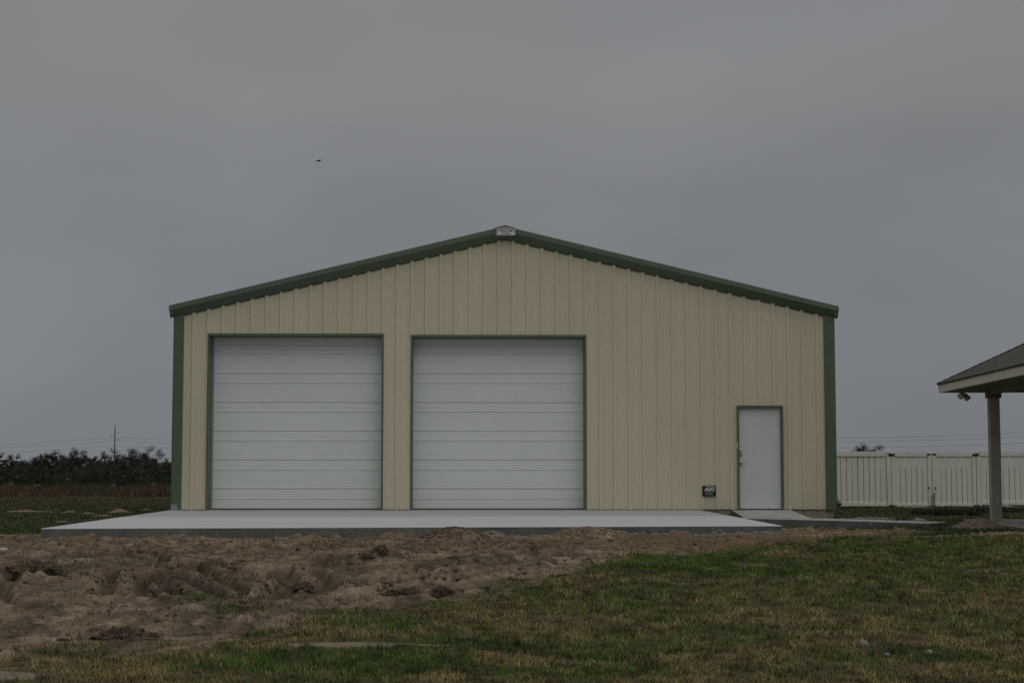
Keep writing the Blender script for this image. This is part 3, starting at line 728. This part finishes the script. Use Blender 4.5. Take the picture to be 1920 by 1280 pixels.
o = far_rest.build('shingle_field', M['shingle'], rfo); o['kind'] = 'stuff'
# hip caps
hd = Vector((1, -1, P_)).normalized()
for i in range(26):
    p0 = Vector((-.035, .035, zb0 + .012)) + hd * (.165 * i); p1 = p0 + hd * .19
    if p0.x > half: break
    sd1 = Vector((-.10, -.10, -.035)) * .9; sd2 = Vector((.10, .10, -.035)) * .9
    off = Vector((0, 0, .012)); 
    MB().add([p0 + off, p0 + sd1 + off * .6, p1 + sd1, p1, p0 + sd2 + off * .6, p1 + sd2], [(0, 3, 2, 1), (0, 4, 5, 3)]).build('hip_cap', M['shingle'], rfo)
# column, capital, beams
cxl, cyl = .80, -1.05
lc = MB().box(cxl - .095, cxl + .095, cyl - .095, cyl + .095, .055, 2.36); lp(lc, 'column', M['col'], bevel=.006)
lp(MB().box(cxl - .125, cxl + .125, cyl - .125, cyl + .125, 2.352, zs0 - .01), 'column_cap', M['colcap'], bevel=.005)
lp(MB().box(cxl - .085, cxl + .085, cyl - .085, cyl + .085, .04, .056), 'column_shoe', M['galv'])
lp(MB().box(cxl - .09, cxl + .09, -V + .1, cyl - .13, 2.43, zs0 - .007), 'beam', M['soffit'])
lp(MB().box(cxl + .13, U, cyl - .07, cyl + .07, 2.475, zs0 - .0075), 'beam', M['soffit'])
# twin floodlight under the soffit
fl = tag(empty('floodlight', (9.16, -3.35, zs0)), 'twin head floodlight under the soffit left of the porch column', 'lamp')
lb = MB(); lb.tube([(0, 0, -.004), (0, 0, -.03)], .055, 14); lb.build('mount', M['lamp'], fl)
def head(dirv, name='lamp_head'):
    d = Vector(dirv).normalized(); st = Vector((0, 0, -.03)) + d * .015 + Vector((0, 0, -.01))
    mb = MB(); mb.tube([st, st + d * .03, st + d * .09, st + d * .13, st + d * .135], [.022, .042, .058, .064, .064], 16)
    h = mb.build(name, M['lamp'], fl, smooth=False); mb = MB(); mb.tube([st + d * .1352, st + d * .142], [.058, .040], 16); mb.build('lens', M['glass'], h)
head((-.75, -.75, -.55)); head((.55, -.3, -1.0))
ps = slab('patio_slab', [(9.02, -4.25), (9.18, -3.3), (9.25, -2.85), (15.9, -3.25), (15.5, -9.6), (8.92, -9.4), (9.0, -6.0)], -.3, .04, 'conc_found')
tag(ps, kind='structure')

# ------------------------------------------------------------------ dirt heaps against the slab
def heap(name, cx, cy, w, d, h, label, m, seed, lumps):
    n = 70; X = np.linspace(-w / 2 * 1.25, w / 2 * 1.25, n); Y = np.linspace(-d, d, 46)
    xg, yg = np.meshgrid(X, Y); x_ = xg.ravel(); y_ = yg.ravel()
    r = np.hypot(x_ / (w / 2), y_ / d); prof_ = np.clip(1 - r ** 1.7, 0, 1) ** .85
    z = h * prof_ * (.72 + .55 * fbm(x_ * 5 + seed, y_ * 5, seed, 4)) + .035 * (fbm(x_ * 26, y_ * 26, seed + 5, 3) - .5) * (prof_ > 0) - .03 * (r > 1) - .02
    z = z + hz_at(cx, cy - .1)
    y_ = np.minimum(y_ + cy, cy + d * .9)
    i2 = (np.arange(45)[:, None] * n + np.arange(n - 1)[None]).ravel()
    root = tag(empty(name, (cx, cy, 0)), label, 'dirt pile')
    me = fast_mesh('mound', np.stack([x_, y_ - cy, z], 1), np.stack([i2, i2 + 1, i2 + n + 1, i2 + n], 1), m, None, True); link('mound', me, root)
    mb = MB(); rnd = random.Random(seed)
    for k in range(lumps):
        a = rnd.uniform(0, 6.28); rr = rnd.random() ** .6 * .95; px = math.cos(a) * rr * w / 2; py = -abs(math.sin(a)) * rr * d if rnd.random() < .8 else abs(math.sin(a)) * rr * d * .6
        q = max(0, 1 - (math.hypot(px / (w / 2), py / d)) ** 1.7) ** .85
        pz = h * q * .98 + hz_at(cx, cy - .1) - .012; s = rnd.uniform(.008, .026)
        vs_ = [Vector((rnd.uniform(.6, 1.3) * sx2, rnd.uniform(.6, 1.3) * sy2, rnd.uniform(.5, 1.1) * sz2)) * s + Vector((px, py, pz)) for sx2 in (-1, 1) for sy2 in (-1, 1) for sz2 in (-1, 1)]
        mb.add(vs_, [(0, 1, 3, 2), (4, 6, 7, 5), (0, 4, 5, 1), (2, 3, 7, 6), (0, 2, 6, 4), (1, 5, 7, 3)])
    o = mb.build('soil_lumps', m, root); o['kind'] = 'stuff'
heap('dirt_pile', -.50, -10.02, 1.12, .42, .165, 'ragged brown dirt pile with torn sod against the slab, nearer the left door', M['mixed'], 11, 260)
heap('dirt_pile', 1.50, -9.88, 1.22, .42, .150, 'smooth rounded pinkish sand pile against the slab below the right door', M['sand'], 23, 380)

# ------------------------------------------------------------------ sod clumps
def blade_fan(mb, rnd, n, r, h, c0=(0, 0, 0)):
    for k in range(n):
        a = rnd.uniform(0, 6.28); rr = r * rnd.random() ** .5; p = Vector((c0[0] + math.cos(a) * rr, c0[1] + math.sin(a) * rr, c0[2] + h * max(0, 1 - (rr / r) ** 2) * .8))
        L = rnd.uniform(.03, .10); d = Vector((math.cos(a) + rnd.uniform(-.9, .9), math.sin(a) + rnd.uniform(-.9, .9), rnd.uniform(.0, 1.2))).normalized()
        s = d.cross(Vector((0, 0, 1))).normalized() * rnd.uniform(.0015, .003); m_ = p + d * L * .55; e = p + d * L + Vector((0, 0, -L * .45))
        mb.add([p - s, p + s, m_ + s, m_ - s, e], [(0, 1, 2, 3), (3, 2, 4)])
M['root'] = mat('dead_roots', (.13, .10, .065), .9, noise=(9, .5))
for i, (cx, cy, r, h, lab) in enumerate(CLODS):
    root = tag(empty('sod_clump', (cx, cy, hz_at(cx, cy) - .3 * h), i * 1.3), lab, 'sod clump', 'torn sod clumps in the churned dirt')
    bm = bmesh.new(); bmesh.ops.create_icosphere(bm, subdivisions=5 if r > .12 else 4, radius=1)
    for v in bm.verts:
        q = v.co * 1.7 + Vector((i * 9.1, 3, 1)); d = 1 + .55 * mnoise.noise(q) + .35 * mnoise.noise(q * 2.6) + .30 * abs(mnoise.noise(q * 5)) + .2 * mnoise.noise(q * 9) + .12 * mnoise.noise(q * 19)
        z = v.co.z * d * h * (.8 if v.co.z > 0 else .4)
        v.co = Vector((v.co.x * d * r * (1 + .35 * mnoise.noise(q * .7)), v.co.y * d * r * .7, z + .35 * h * mnoise.noise(q * 1.3) * (v.co.z > 0)))
    me = bpy.data.meshes.new('soil'); bm.to_mesh(me); bm.free(); me.materials.append(M['clod'] if i not in (3,) else M['sand'])
    me.polygons.foreach_set('use_smooth', [True] * len(me.polygons)); link('soil', me, root)
    mb = MB(); blade_fan(mb, random.Random(i), 320 if r > .12 else 160, r * 1.05, h); o = mb.build('dead_roots', M['root'], root); o['kind'] = 'stuff'

# stones and scraps
def stone(x, y, s, label, seed, m=M['stone'], name='stone', flat=.6, cat='stone'):
    bm = bmesh.new(); bmesh.ops.create_icosphere(bm, subdivisions=3, radius=1)
    for v in bm.verts:
        q = v.co + Vector((seed * 5, 0, 0)); d = 1 + .35 * mnoise.noise(q * 1.2) + .15 * mnoise.cell(q * 2.0); v.co = Vector((v.co.x * d, v.co.y * d * .8, v.co.z * d * flat)) * s
    me = bpy.data.meshes.new(name); bm.to_mesh(me); bm.free(); me.materials.append(m)
    o = link(name, me, None, (x, y, hz_at(x, y) + s * flat * .45)); tag(o, label, cat)
stone(2.74, -22.25, .034, 'pale pinkish stone lying in the grass, leftmost and tallest of three at lower right', 1, flat=1.1)
stone(2.79, -22.72, .022, 'small dull stone half sunk in the grass between the other two at lower right', 2)
stone(3.12, -22.6, .030, 'low whitish stone in the grass, rightmost of three at lower right', 3)
pm = MB().add([(-.26, -.22, 0), (.16, -.30, .01), (.26, .05, .0), (.1, .3, .02), (-.3, .22, .01), (-.26, -.22, .06), (.16, -.30, .07), (.26, .05, .055), (.1, .3, .07), (-.3, .22, .06)],
              [(4, 3, 2, 1, 0), (5, 6, 7, 8, 9), (0, 1, 6, 5), (1, 2, 7, 6), (2, 3, 8, 7), (3, 4, 9, 8), (4, 0, 5, 9)])
o = pm.build('concrete_scrap', M['paper'], bevel=.006); o.scale = (.55, .6, .45); o.location = (-6.52, -12.5, hz_at(-6.52, -12.5) + .0); tag(o, 'pale flat concrete scrap on the dirt at the far left edge', 'concrete scrap')
o = MB().box(-.45, .45, -.05, .05, 0, .04).build('loose_board', M['board'], bevel=.003); o.location = (7.62, -1.35, hz_at(7.62, -1.35) + .01); o.rotation_euler = (0, R(1), R(-12)); tag(o, 'grey board lying on the soil behind the walkway by the building corner', 'board')
o = MB().box(-.10, .10, -.03, .03, 0, .02).build('stick', M['paper']); o.location = (8.55, -2.3, hz_at(8.55, -2.3) + .02); o.rotation_euler = (0, R(14), R(-35)); tag(o, 'short pale stick on the soil at the end of the walkway', 'stick')

# gravel along the slab foot, loose clods and straws over the dirt
def lumps(name, pts, smin, smax, m, label, seed, col=None, flat=.6):
    r = np.random.default_rng(seed); n = len(pts)
    base = np.array([(-1, -1, -1), (1, -1, -1), (1, 1, -1), (-1, 1, -1), (-.7, -.7, .8), (.7, -.7, .8), (.7, .7, .8), (-.7, .7, .8)], float)
    s = (smin + (smax - smin) * r.random(n) ** 3)[:, None, None]
    a = r.random(n) * 6.28; c, sn = np.cos(a)[:, None], np.sin(a)[:, None]
    b = base[None] * (1 + .7 * (r.random((n, 8, 3)) - .5)) * np.array([1, .8, flat])
    v = np.stack([b[:, :, 0] * c - b[:, :, 1] * sn, b[:, :, 0] * sn + b[:, :, 1] * c, b[:, :, 2]], 2) * s
    P = np.stack([pts[:, 0], pts[:, 1], H(pts[:, 0], pts[:, 1]) + s[:, 0, 0] * flat * .4], 1)
    v = (v + P[:, None]).reshape(-1, 3)
    fq = np.array([(0, 3, 2, 1), (4, 5, 6, 7), (0, 1, 5, 4), (1, 2, 6, 5), (2, 3, 7, 6), (3, 0, 4, 7)])
    f = (fq[None] + np.arange(n)[:, None, None] * 8).reshape(-1, 4)
    return tag(link(name, fast_mesh(name, v, f, m)), label, 'gravel' if 'gravel' in name else 'soil', kind='stuff')
t = rng.random(1100); px = -0.2 + 4.75 * t ** .8; py = -9.40 + (px + .2) * .082 - .06 - .16 * rng.random(1100) ** 1.6
py = (-9.95 + (px + 6.65) * (.92 / 11.23)) - .03 - .20 * rng.random(1100) ** 1.5
lumps('gravel_strip', np.stack([px, py], 1), .007, .026, M['gravel'], 'strip of pale gravel along the foot of the concrete slab', 5)
n = 16000; px = rng.uniform(-9, 6.5, n); py = rng.uniform(-24.3, -9.5, n); ds = fbm(px * 1.1, py * 1.1, 55, 3)
d_, _, _, _ = masks(px, py); k = (d_ > .8) & (rng.random(n) < sstep(.38, .62, ds) + .12)
qx, qy = px[k], py[k]; hf = int(len(qx) * .72)
lumps('soil_crumbs', np.stack([qx[:hf], qy[:hf]], 1), .004, .030, M['mixed'], 'loose soil crumbs scattered over the churned dirt', 6)
lumps('sod_crumbs', np.stack([qx[hf:], qy[hf:]], 1), .005, .034, M['clod'], 'small dark sod crumbs scattered over the churned dirt', 8)
n = 4500; px = rng.uniform(4.4, 9.6, n); py = rng.uniform(-9.8, -3.6, n); d_, p_, _, _ = masks(px, py); k = ((d_ > .7) & (px < 7.4)) | (p_ > .6)
lumps('soil_crumbs', np.stack([px[k], py[k]], 1), .006, .040, M['sand'], 'broken lumps of soil beside the right end of the slab', 7)

# ------------------------------------------------------------------ grass
def blades(name, px, py, L, wdt, lean, colr, label, seed, m=M['blade'], kind_cat='grass', zoff=0.0):
    r = np.random.default_rng(seed); n = len(px)
    z = H(px, py) - .004 + zoff
    a = r.random(n) * 2 * np.pi; b = a + (r.random(n) - .5) * 1.4
    la = np.where(lean > 0, np.abs(lean) * (.45 + .75 * r.random(n)), 1.12 + .30 * r.random(n) ** 1.5)    # negative: lies nearly flat
    l2 = np.where(lean > 0, la * 1.25, la + .08)
    P = np.stack([px, py, z], 1)
    side = np.stack([-np.sin(a), np.cos(a), np.zeros(n)], 1) * (wdt / 2)[:, None]
    d1 = np.stack([np.cos(a) * np.sin(la * .5), np.sin(a) * np.sin(la * .5), np.cos(la * .5)], 1) * (L * .55)[:, None]
    d2 = np.stack([np.cos(b) * np.sin(l2), np.sin(b) * np.sin(l2), np.cos(l2)], 1) * (L * .5)[:, None]
    mid = P + d1
    V = np.stack([P - side, P + side, mid + side * .75, mid - side * .75, mid + d2], 1).reshape(-1, 3)
    i = np.arange(n)[:, None] * 5
    T = np.concatenate([i + np.array([[0, 1, 2]]), i + np.array([[0, 2, 3]]), i + np.array([[3, 2, 4]])], 0)
    C = np.repeat(colr, 5, axis=0)
    o = link(name, fast_mesh(name, V, T, m, C)); tag(o, label, kind_cat, kind='stuff'); return o
def frustum_pts(n, y0, y1, pw, margin=.9):
    y = y0 + (y1 - y0) * rng.random(n) ** pw; hw = .335 * (y + 34) + margin; x = (rng.random(n) * 2 - 1) * hw + (y + 34) * .015
    return x, y
N0 = 620000
px, py = frustum_pts(N0, -24.6, -8.6, 1.05)
_, _, bare, g = masks(px, py)
clump = fbm(px * 13, py * 10, 140, 3)
keep = (rng.random(N0) > bare * .985) & (rng.random(N0) < .35 + .9 * sstep(.35, .6, clump)) & ~inpoly(px, py, [(-6.65, -9.95), (4.6, -9.03), (4.6, 0), (-6.7, 0)])
px, py, g, clump = px[keep], py[keep], g[keep], clump[keep]; n = len(px)
isg = rng.random(n) < sstep(.12, .78, g) * .93 + .05
tanc = np.array([.26, .190, .080]); tan2 = np.array([.135, .098, .040]); g1 = np.array([.036, .082, .012]); g2 = np.array([.085, .140, .022])
u = rng.random(n)[:, None]; v_ = (.65 + .7 * rng.random(n))[:, None]
C = np.where(isg[:, None], g1 * (1 - u) + g2 * u, tan2 * (1 - u) + tanc * u) * v_ * (.45 + 1.1 * sstep(.25, .75, fbm(px * 7, py * 5, 145, 3)))[:, None]
d_ = (py + 34)
L = (.018 + .034 * rng.random(n)) * (.6 + .9 * sstep(.3, .7, clump)) * np.where(isg, 1.0, 1.15); wd = (.0022 + .0018 * rng.random(n)) * (.7 + d_ / 22)
blades('lawn_grass', px, py, L, wd, np.where(isg, .95, -1.0), C, 'patchy short lawn of green tufts and straw coloured dormant grass in the foreground', 31)
# straws on the churned dirt
n = 90000; px, py = frustum_pts(n, -24.4, -10.2, 1.0)
d_, _, _, _ = masks(px, py); ds = fbm(px * 1.4, py * 1.2, 155, 4)
near_rut = np.zeros(n)
for L_ in RUTS: near_rut = np.maximum(near_rut, np.exp(-(segd(px, py, L_) / .10) ** 2) * .5)
for cx, cy, rr_, hh_, _l in CLODS: near_rut = np.maximum(near_rut, np.exp(-(np.hypot(px - cx, (py - cy) * .7) / (rr_ * 1.9)) ** 2))
k = (d_ > .5) & (rng.random(n) < sstep(.42, .66, ds) * .45 + .06 + .25 * near_rut); px, py = px[k], py[k]; n = len(px)
C = (np.array([.115, .086, .055]) * (1.25 - rng.random(n)[:, None] * .95))
blades('dead_straw', px, py, .025 + .09 * rng.random(n) ** 2 * np.clip((py + 30) / 12, .45, 1), .003 + .005 * rng.random(n), np.full(n, -1.0), C, 'dead straw and torn roots strewn over the churned dirt', 32, zoff=.006)
# coarser grass on the field behind
n = 150000; y = -9 + 62 * rng.random(n) ** 1.25; hw = .34 * (y + 34) + 3; x = (rng.random(n) * 2 - 1) * hw
k = (((x < -6.75) & (y > -8.5)) | ((x > 7.45) & (y > -4.2)) | (y > 18.1) | ((x > 4.6) & (y < -4.2)) | ((x > 6.6) & (y > -1.6)))
k &= ~inpoly(x, y, [(8.9, -2.8), (16, -3.1), (16, -9.6), (8.85, -9.5)]) & ~inpoly(x, y, [(4.5, -1.2), (8.15, -4.65), (8.7, -3.8), (6.5, -1.4), (6.4, 0), (4.5, 0)])
x, y = x[k], y[k]; _, _, bare, g = masks(x, y); k = rng.random(len(x)) > bare * .97; x, y, g = x[k], y[k], g[k]; n = len(x)
isg = rng.random(n) < g
u = rng.random(n)[:, None]
C = np.where(isg[:, None], np.array([.030, .050, .012]) * (1 - u) + np.array([.050, .070, .018]) * u, np.array([.070, .064, .026]) * (1 - u) + np.array([.10, .085, .038]) * u) * (.8 + .4 * rng.random(n))[:, None]
dd = y + 34
blades('field_grass', x, y, .03 + .035 * rng.random(n), .006 + dd * .00035, np.full(n, .8), C, 'rough green and olive grass of the field beside and behind the building', 33)
# weeds at the pad by the fence
n = 9000; cx = np.where(rng.random(n) < .72, 10.35, 12.2); cy = np.where(cx < 11, 2.2, 4.6); rr = rng.random(n) ** .6; a = rng.random(n) * 6.28
px = cx + np.cos(a) * rr * .75; py = cy + np.sin(a) * rr * .9
C = (np.array([.028, .038, .022]) * (.5 + rng.random(n))[:, None])
blades('weed_patch', px, py, .08 + .13 * rng.random(n) * (1 - rr * .6), np.full(n, .016), np.full(n, 1.0), C, 'dark green weeds between the fence and the porch column', 34)

# ------------------------------------------------------------------ tall reddish grass and brush at the left
def tall_grass(name, n, x0, x1, y0, y1, h, c1, c2, label, seed, w=.02):
    r = np.random.default_rng(seed)
    px = x0 + (x1 - x0) * r.random(n); py = y0 + (y1 - y0) * r.random(n)
    den = fbm(px * .22, py * .12, seed, 4); k = r.random(n) < .25 + 1.3 * sstep(.36, .62, den); px, py, den = px[k], py[k], den[k]; n = len(px)
    hh = h * (.35 + .5 * r.random(n) + 1.0 * sstep(.42, .66, fbm(px * .55, py * .15, seed + 3, 4))); t = sstep(.35, .65, fbm(px * .35, py * .2, seed + 9, 3))[:, None]
    C = (c1 * (1 - t) + c2 * t) * (.6 + .8 * r.random(n))[:, None]
    return blades(name, px, py, hh, np.full(n, w) * (.7 + .6 * r.random(n)), np.full(n, .42), C, label, seed, M['blade'], 'tall grass')
tall_grass('tall_grass', 52000, -52, 12, 58, 80, .44, np.array([.105, .066, .038]), np.array([.070, .058, .032]), 'band of tall rusty red dry grass in front of the brush', 41, .035)

def leaf_cloud(centers, radii, n, size, c1, c2, seed):
    """leaf cards spread over clumps; centers (m,3), radii (m,3)"""
    r = np.random.default_rng(seed); m = len(centers); k = r.integers(0, m, n)
    d = r.normal(size=(n, 3)); d /= np.linalg.norm(d, axis=1)[:, None]; rad = r.random(n) ** .45
    P = centers[k] + d * radii[k] * rad[:, None]
    a = r.normal(size=(n, 3)); a /= np.linalg.norm(a, axis=1)[:, None]; b = np.cross(a, r.normal(size=(n, 3))); b /= np.linalg.norm(b, axis=1)[:, None] + 1e-9
    s = (size * (.5 + .9 * r.random(n)))[:, None]
    V = np.stack([P - a * s, P + b * s * .5, P + a * s, P - b * s * .5], 1).reshape(-1, 3)
    i = np.arange(n)[:, None] * 4; Q = i + np.array([[0, 1, 2, 3]])
    t = r.random(m)[k][:, None] * .7 + r.random(n)[:, None] * .3
    C = np.repeat((c1 * (1 - t) + c2 * t) * (.85 + .3 * r.random(n))[:, None], 4, axis=0)
    return V, Q, C
def tree_proto(h, w, seed, dense, c1, c2):
    r = random.Random(seed); root = empty('brush_tree')
    mb = MB(); tips = []
    nt = r.choice((2, 3))
    for t in range(nt):
        a = r.uniform(0, 6.28); top = Vector((math.cos(a) * w * .18, math.sin(a) * w * .18, h * r.uniform(.55, .75)))
        pts = [Vector((math.cos(a) * .06, math.sin(a) * .06, -.25)), top * .4 + Vector((r.uniform(-.1, .1), 0, .1)), top]
        mb.tube(pts, [.07, .05, .025], 6); tips.append(top)
        for q in range(7):
            f = r.uniform(.35, 1); st = pts[1] * (1 - f) + top * f; a2 = r.uniform(0, 6.28)
            e = st + Vector((math.cos(a2) * w * r.uniform(.2, .48), math.sin(a2) * w * r.uniform(.2, .48), h * r.uniform(.02, .32))); e.z = min(e.z, h * .97)
            mb.tube([st, (st + e) / 2 + Vector((0, 0, .05)), e], [.028, .018, .008], 4); tips += [e, (st + e) / 2]
            for q2 in range(3):
                e2 = e + Vector((r.uniform(-.35, .35), r.uniform(-.35, .35), r.uniform(0, .35))); mb.tube([e, e2], [.008, .004], 3); tips.append(e2)
    mb.build('trunk', M['bark'], root)
    tp = np.array([tuple(v) for v in tips]); rd = np.random.default_rng(seed)
    low = np.stack([rd.uniform(-w * .45, w * .45, 26), rd.uniform(-w * .45, w * .45, 26), rd.uniform(.1, h * .6, 26)], 1)
    tp = np.concatenate([tp, low]); radii = rd.uniform(.16, .34, (len(tp), 1)) * np.array([[1, 1, .75]]) * (w / 2.6)
    V, Q, C = leaf_cloud(tp, radii, int(7500 * dense), .050, np.array(c1), np.array(c2), seed)
    link('crown', fast_mesh('crown', V, Q, M['leafs'], C), root)
    return root
def copy_tree(o, parent=None):
    c = o.copy(); COL.objects.link(c)
    if parent is not None: c.parent = parent
    for chd in list(o.children): copy_tree(chd, c)
    return c
dk1, dk2 = (.018, .026, .013), (.042, .055, .027); gy1, gy2 = (.030, .036, .022), (.056, .058, .036)
protos = [tree_proto(3.2, 2.7, 3, 1.6, dk1, dk2), tree_proto(3.1, 3.0, 5, .9, dk1, dk2), tree_proto(3.2, 2.4, 8, .75, gy1, gy2), tree_proto(2.9, 3.2, 13, 1.2, dk1, gy2)]
used = [False] * 4
# distance 150 m from the camera: position of each crown on the tree line, crown height above the eye line
TREES = [(-46.0, 2.35, 2, 'thin open crowned tree at the far left edge of the tree line'),
         (-43.9, 2.20, 2, 'wispy tree second from the left in the tree line'),
         (-42.7, 1.75, 3, 'low broad bush between the wispy tree and the dark round tree'),
         (-41.2, 2.42, 0, 'dense dark round crowned tree left of the centre of the tree line'),
         (-39.6, 2.30, 1, 'dark bushy tree joined to the right of the dense round tree'),
         (-38.5, 2.45, 1, 'tall loose topped tree above the middle of the tree line'),
         (-37.2, 2.05, 0, 'rounded dark tree sloping down from the tree line centre'),
         (-35.9, 2.15, 2, 'airy tree just right of the gap in the tree line'),
         (-34.3, 2.40, 1, 'bushy dark tree immediately left of the power pole'),
         (-32.9, 1.62, 3, 'low dark bush standing in front of the power pole'),
         (-31.9, 2.62, 1, 'upright pointed tree immediately right of the power pole'),
         (-30.6, 1.62, 3, 'low bush right of the pointed tree'),
         (-29.3, 1.58, 0, 'low dark bush nearer the building in the tree line'),
         (-28.1, 2.05, 2, 'small spindly tree top near the green corner of the building'),
         (-26.7, 1.60, 3, 'dark bush next to the green corner of the building'),
         (-25.2, 1.65, 1, 'bushy tree half hidden behind the corner of the building')]
for i, (tx, ztp, pi, lab) in enumerate(TREES):
    y = 116 + [0, 5, -4, 2, 7, -2][i % 6]; f = (y + 34) / 150.0
    x_ = tx * f; gz = hz_at(x_, y); ht = (ztp - 1.06) * f + 1.06 - gz
    o = protos[pi] if not used[pi] else copy_tree(protos[pi]); used[pi] = True
    hgt = [3.2, 3.1, 3.2, 2.9][pi]
    s = ht / hgt * 1.0
    o.location = (x_, y, gz); o.scale = (s * .92, s * .92, s); o.rotation_euler = (0, 0, i * 1.7)
    tag(o, lab, 'tree', 'brush trees along the field edge')
# the thicket below and behind them
r_ = np.random.default_rng(77)
cx = r_.uniform(-66, 14, 900); cy = r_.uniform(101, 124, 900); hh = 1.35 + 1.5 * fbm(cx * .45, cy * .2, 201, 3)
cz = -.9 + r_.random(900) ** .7 * hh
cen = np.stack([cx, cy, cz], 1); rad = np.stack([r_.uniform(.45, 1.0, 900), r_.uniform(.5, 1.1, 900), r_.uniform(.25, .55, 900)], 1)
V, Q, C = leaf_cloud(cen, rad, 190000, .075, np.array([.026, .032, .019]), np.array([.066, .071, .046]), 78)
tag(link('thicket', fast_mesh('thicket', V, Q, M['leafs'], C)), 'dense dark green and grey thicket filling the tree line at the left', 'thicket', kind='stuff')
# tree showing over the fence
o = copy_tree(protos[0]); o.location = (46.4, 166, -1.1); o.scale = (1.5, 1.3, 1.47); tag(o, 'distant dark tree top showing over the white fence beside the building', 'tree')
o = copy_tree(protos[1]); o.location = (48.0, 168, -1.1); o.scale = (1.2, 1.2, 1.50); o.rotation_euler = (0, 0, 1); tag(o, 'second distant tree top touching it on the right, over the white fence', 'tree')

# ------------------------------------------------------------------ power pole and wires
gz = -1.1
pp = tag(empty('utility_pole', (-92.8, 366, gz)), 'wooden power pole with staggered side arms rising behind the tree line', 'utility pole')
MB().tube([(0, 0, 0), (0, 0, 12.2)], [.19, .12], 10).build('pole', M['pole'], pp)
def arm(side, z, L=1.05):
    a = MB(); a.tube([(0, 0, z - .35), (side * L * .5, 0, z - .05), (side * L, 0, z + .05)], [.06, .05, .04], 6); ao = a.build('arm', M['pole'], pp)
    i = MB(); i.tube([(side * L, 0, z + .02), (side * L, 0, z - .12), (side * L, 0, z - .2), (side * L, 0, z - .3), (side * L, 0, z - .42), (side * L, 0, z - .5)], [.02, .06, .03, .06, .03, .05], 8); i.build('insulator', M['board'], ao)
arm(1, 10.7, .9); arm(-1, 9.8); arm(1, 8.9, 1.15)
MB().tube([(0, 0, 12.1), (-.12, 0, 12.5)], .025, 5).build('top_pin', M['pole'], pp)
MB().tube([(0, 0, 12.1), (.14, 0, 12.5)], .025, 5).build('top_pin', M['pole'], pp)
P0 = Vector((-251, 400, 0)); P1 = Vector((-92.8, 366, 0)); P2 = Vector((42.5, 346, 0)); P3 = Vector((148, 230, 0))
for i, (z1, lab) in enumerate(((8.2, 'topmost of the three sagging power wires'), (7.4, 'middle one of the three sagging power wires'), (6.15, 'lowest of the three sagging power wires'))):
    pts = []
    for (A, B, za, zb, sag) in ((P0, P1, z1, z1, 2.7), (P1, P2, z1, z1 , 1.6), (P2, P3, z1, z1 + 2.8, 2.3)):
        for k in range(0, 25):
            t = k / 24; p = A.lerp(B, t); p.z = za + (zb - za) * t - 4 * sag * t * (1 - t)
            if not pts or (Vector(pts[-1]) - p).length > .01: pts.append(tuple(p))
    tag(MB().tube(pts, .022, 5).build('power_line', M['wire']), lab, 'wire', 'power wires')

# ------------------------------------------------------------------ bird
bw = MB()
body = [((-.22, 0, -.01), .004), ((-.14, 0, 0), .022), ((-.02, 0, .005), .05), ((.08, 0, .01), .05), ((.14, 0, .025), .03), ((.18, 0, .03), .028), ((.205, 0, .025), .012), ((.235, 0, .018), .003)]
bw.tube([b[0] for b in body], [b[1] for b in body], 10)
bo = bw.mesh('body', M['bird'], smooth=True)
for s in (-1, 1):
    w = MB(); w.add([(.09, s * .03, .02), (-.04, s * .03, .015), (-.03, s * .20, .075), (.10, s * .19, .085), (-.09, s * .42, .03), (-.02, s * .44, .035),
                     (.09, s * .03, .032), (-.04, s * .03, .022), (-.03, s * .20, .082), (.10, s * .19, .097), (-.02, s * .44, .040)],
                    [(0, 1, 2, 3), (3, 2, 4, 5), (6, 9, 8, 7), (9, 10, 4, 8), (0, 3, 9, 6), (3, 5, 10, 9), (1, 7, 8, 2), (2, 8, 4)])
    globals()['wing%d' % (s > 0)] = w
bd = tag(empty('bird', (-10.72, 66, 20.26), R(8)), 'small dark bird gliding high in the grey sky left of the roof peak', 'bird')
link('body', bo, bd); wing0.build('wing', M['bird'], bd); wing1.build('wing', M['bird'], bd)
MB().add([(-.16, -.015, 0), (-.16, .015, 0), (-.30, .05, -.01), (-.30, -.05, -.01), (-.16, 0, .012), (-.30, 0, .0)], [(0, 1, 2, 3), (0, 3, 5, 4), (1, 4, 5, 2)]).build('tail', M['bird'], bd)
bd.scale = (.9, .9, .9); bd.rotation_euler = (R(10), R(-6), R(10))
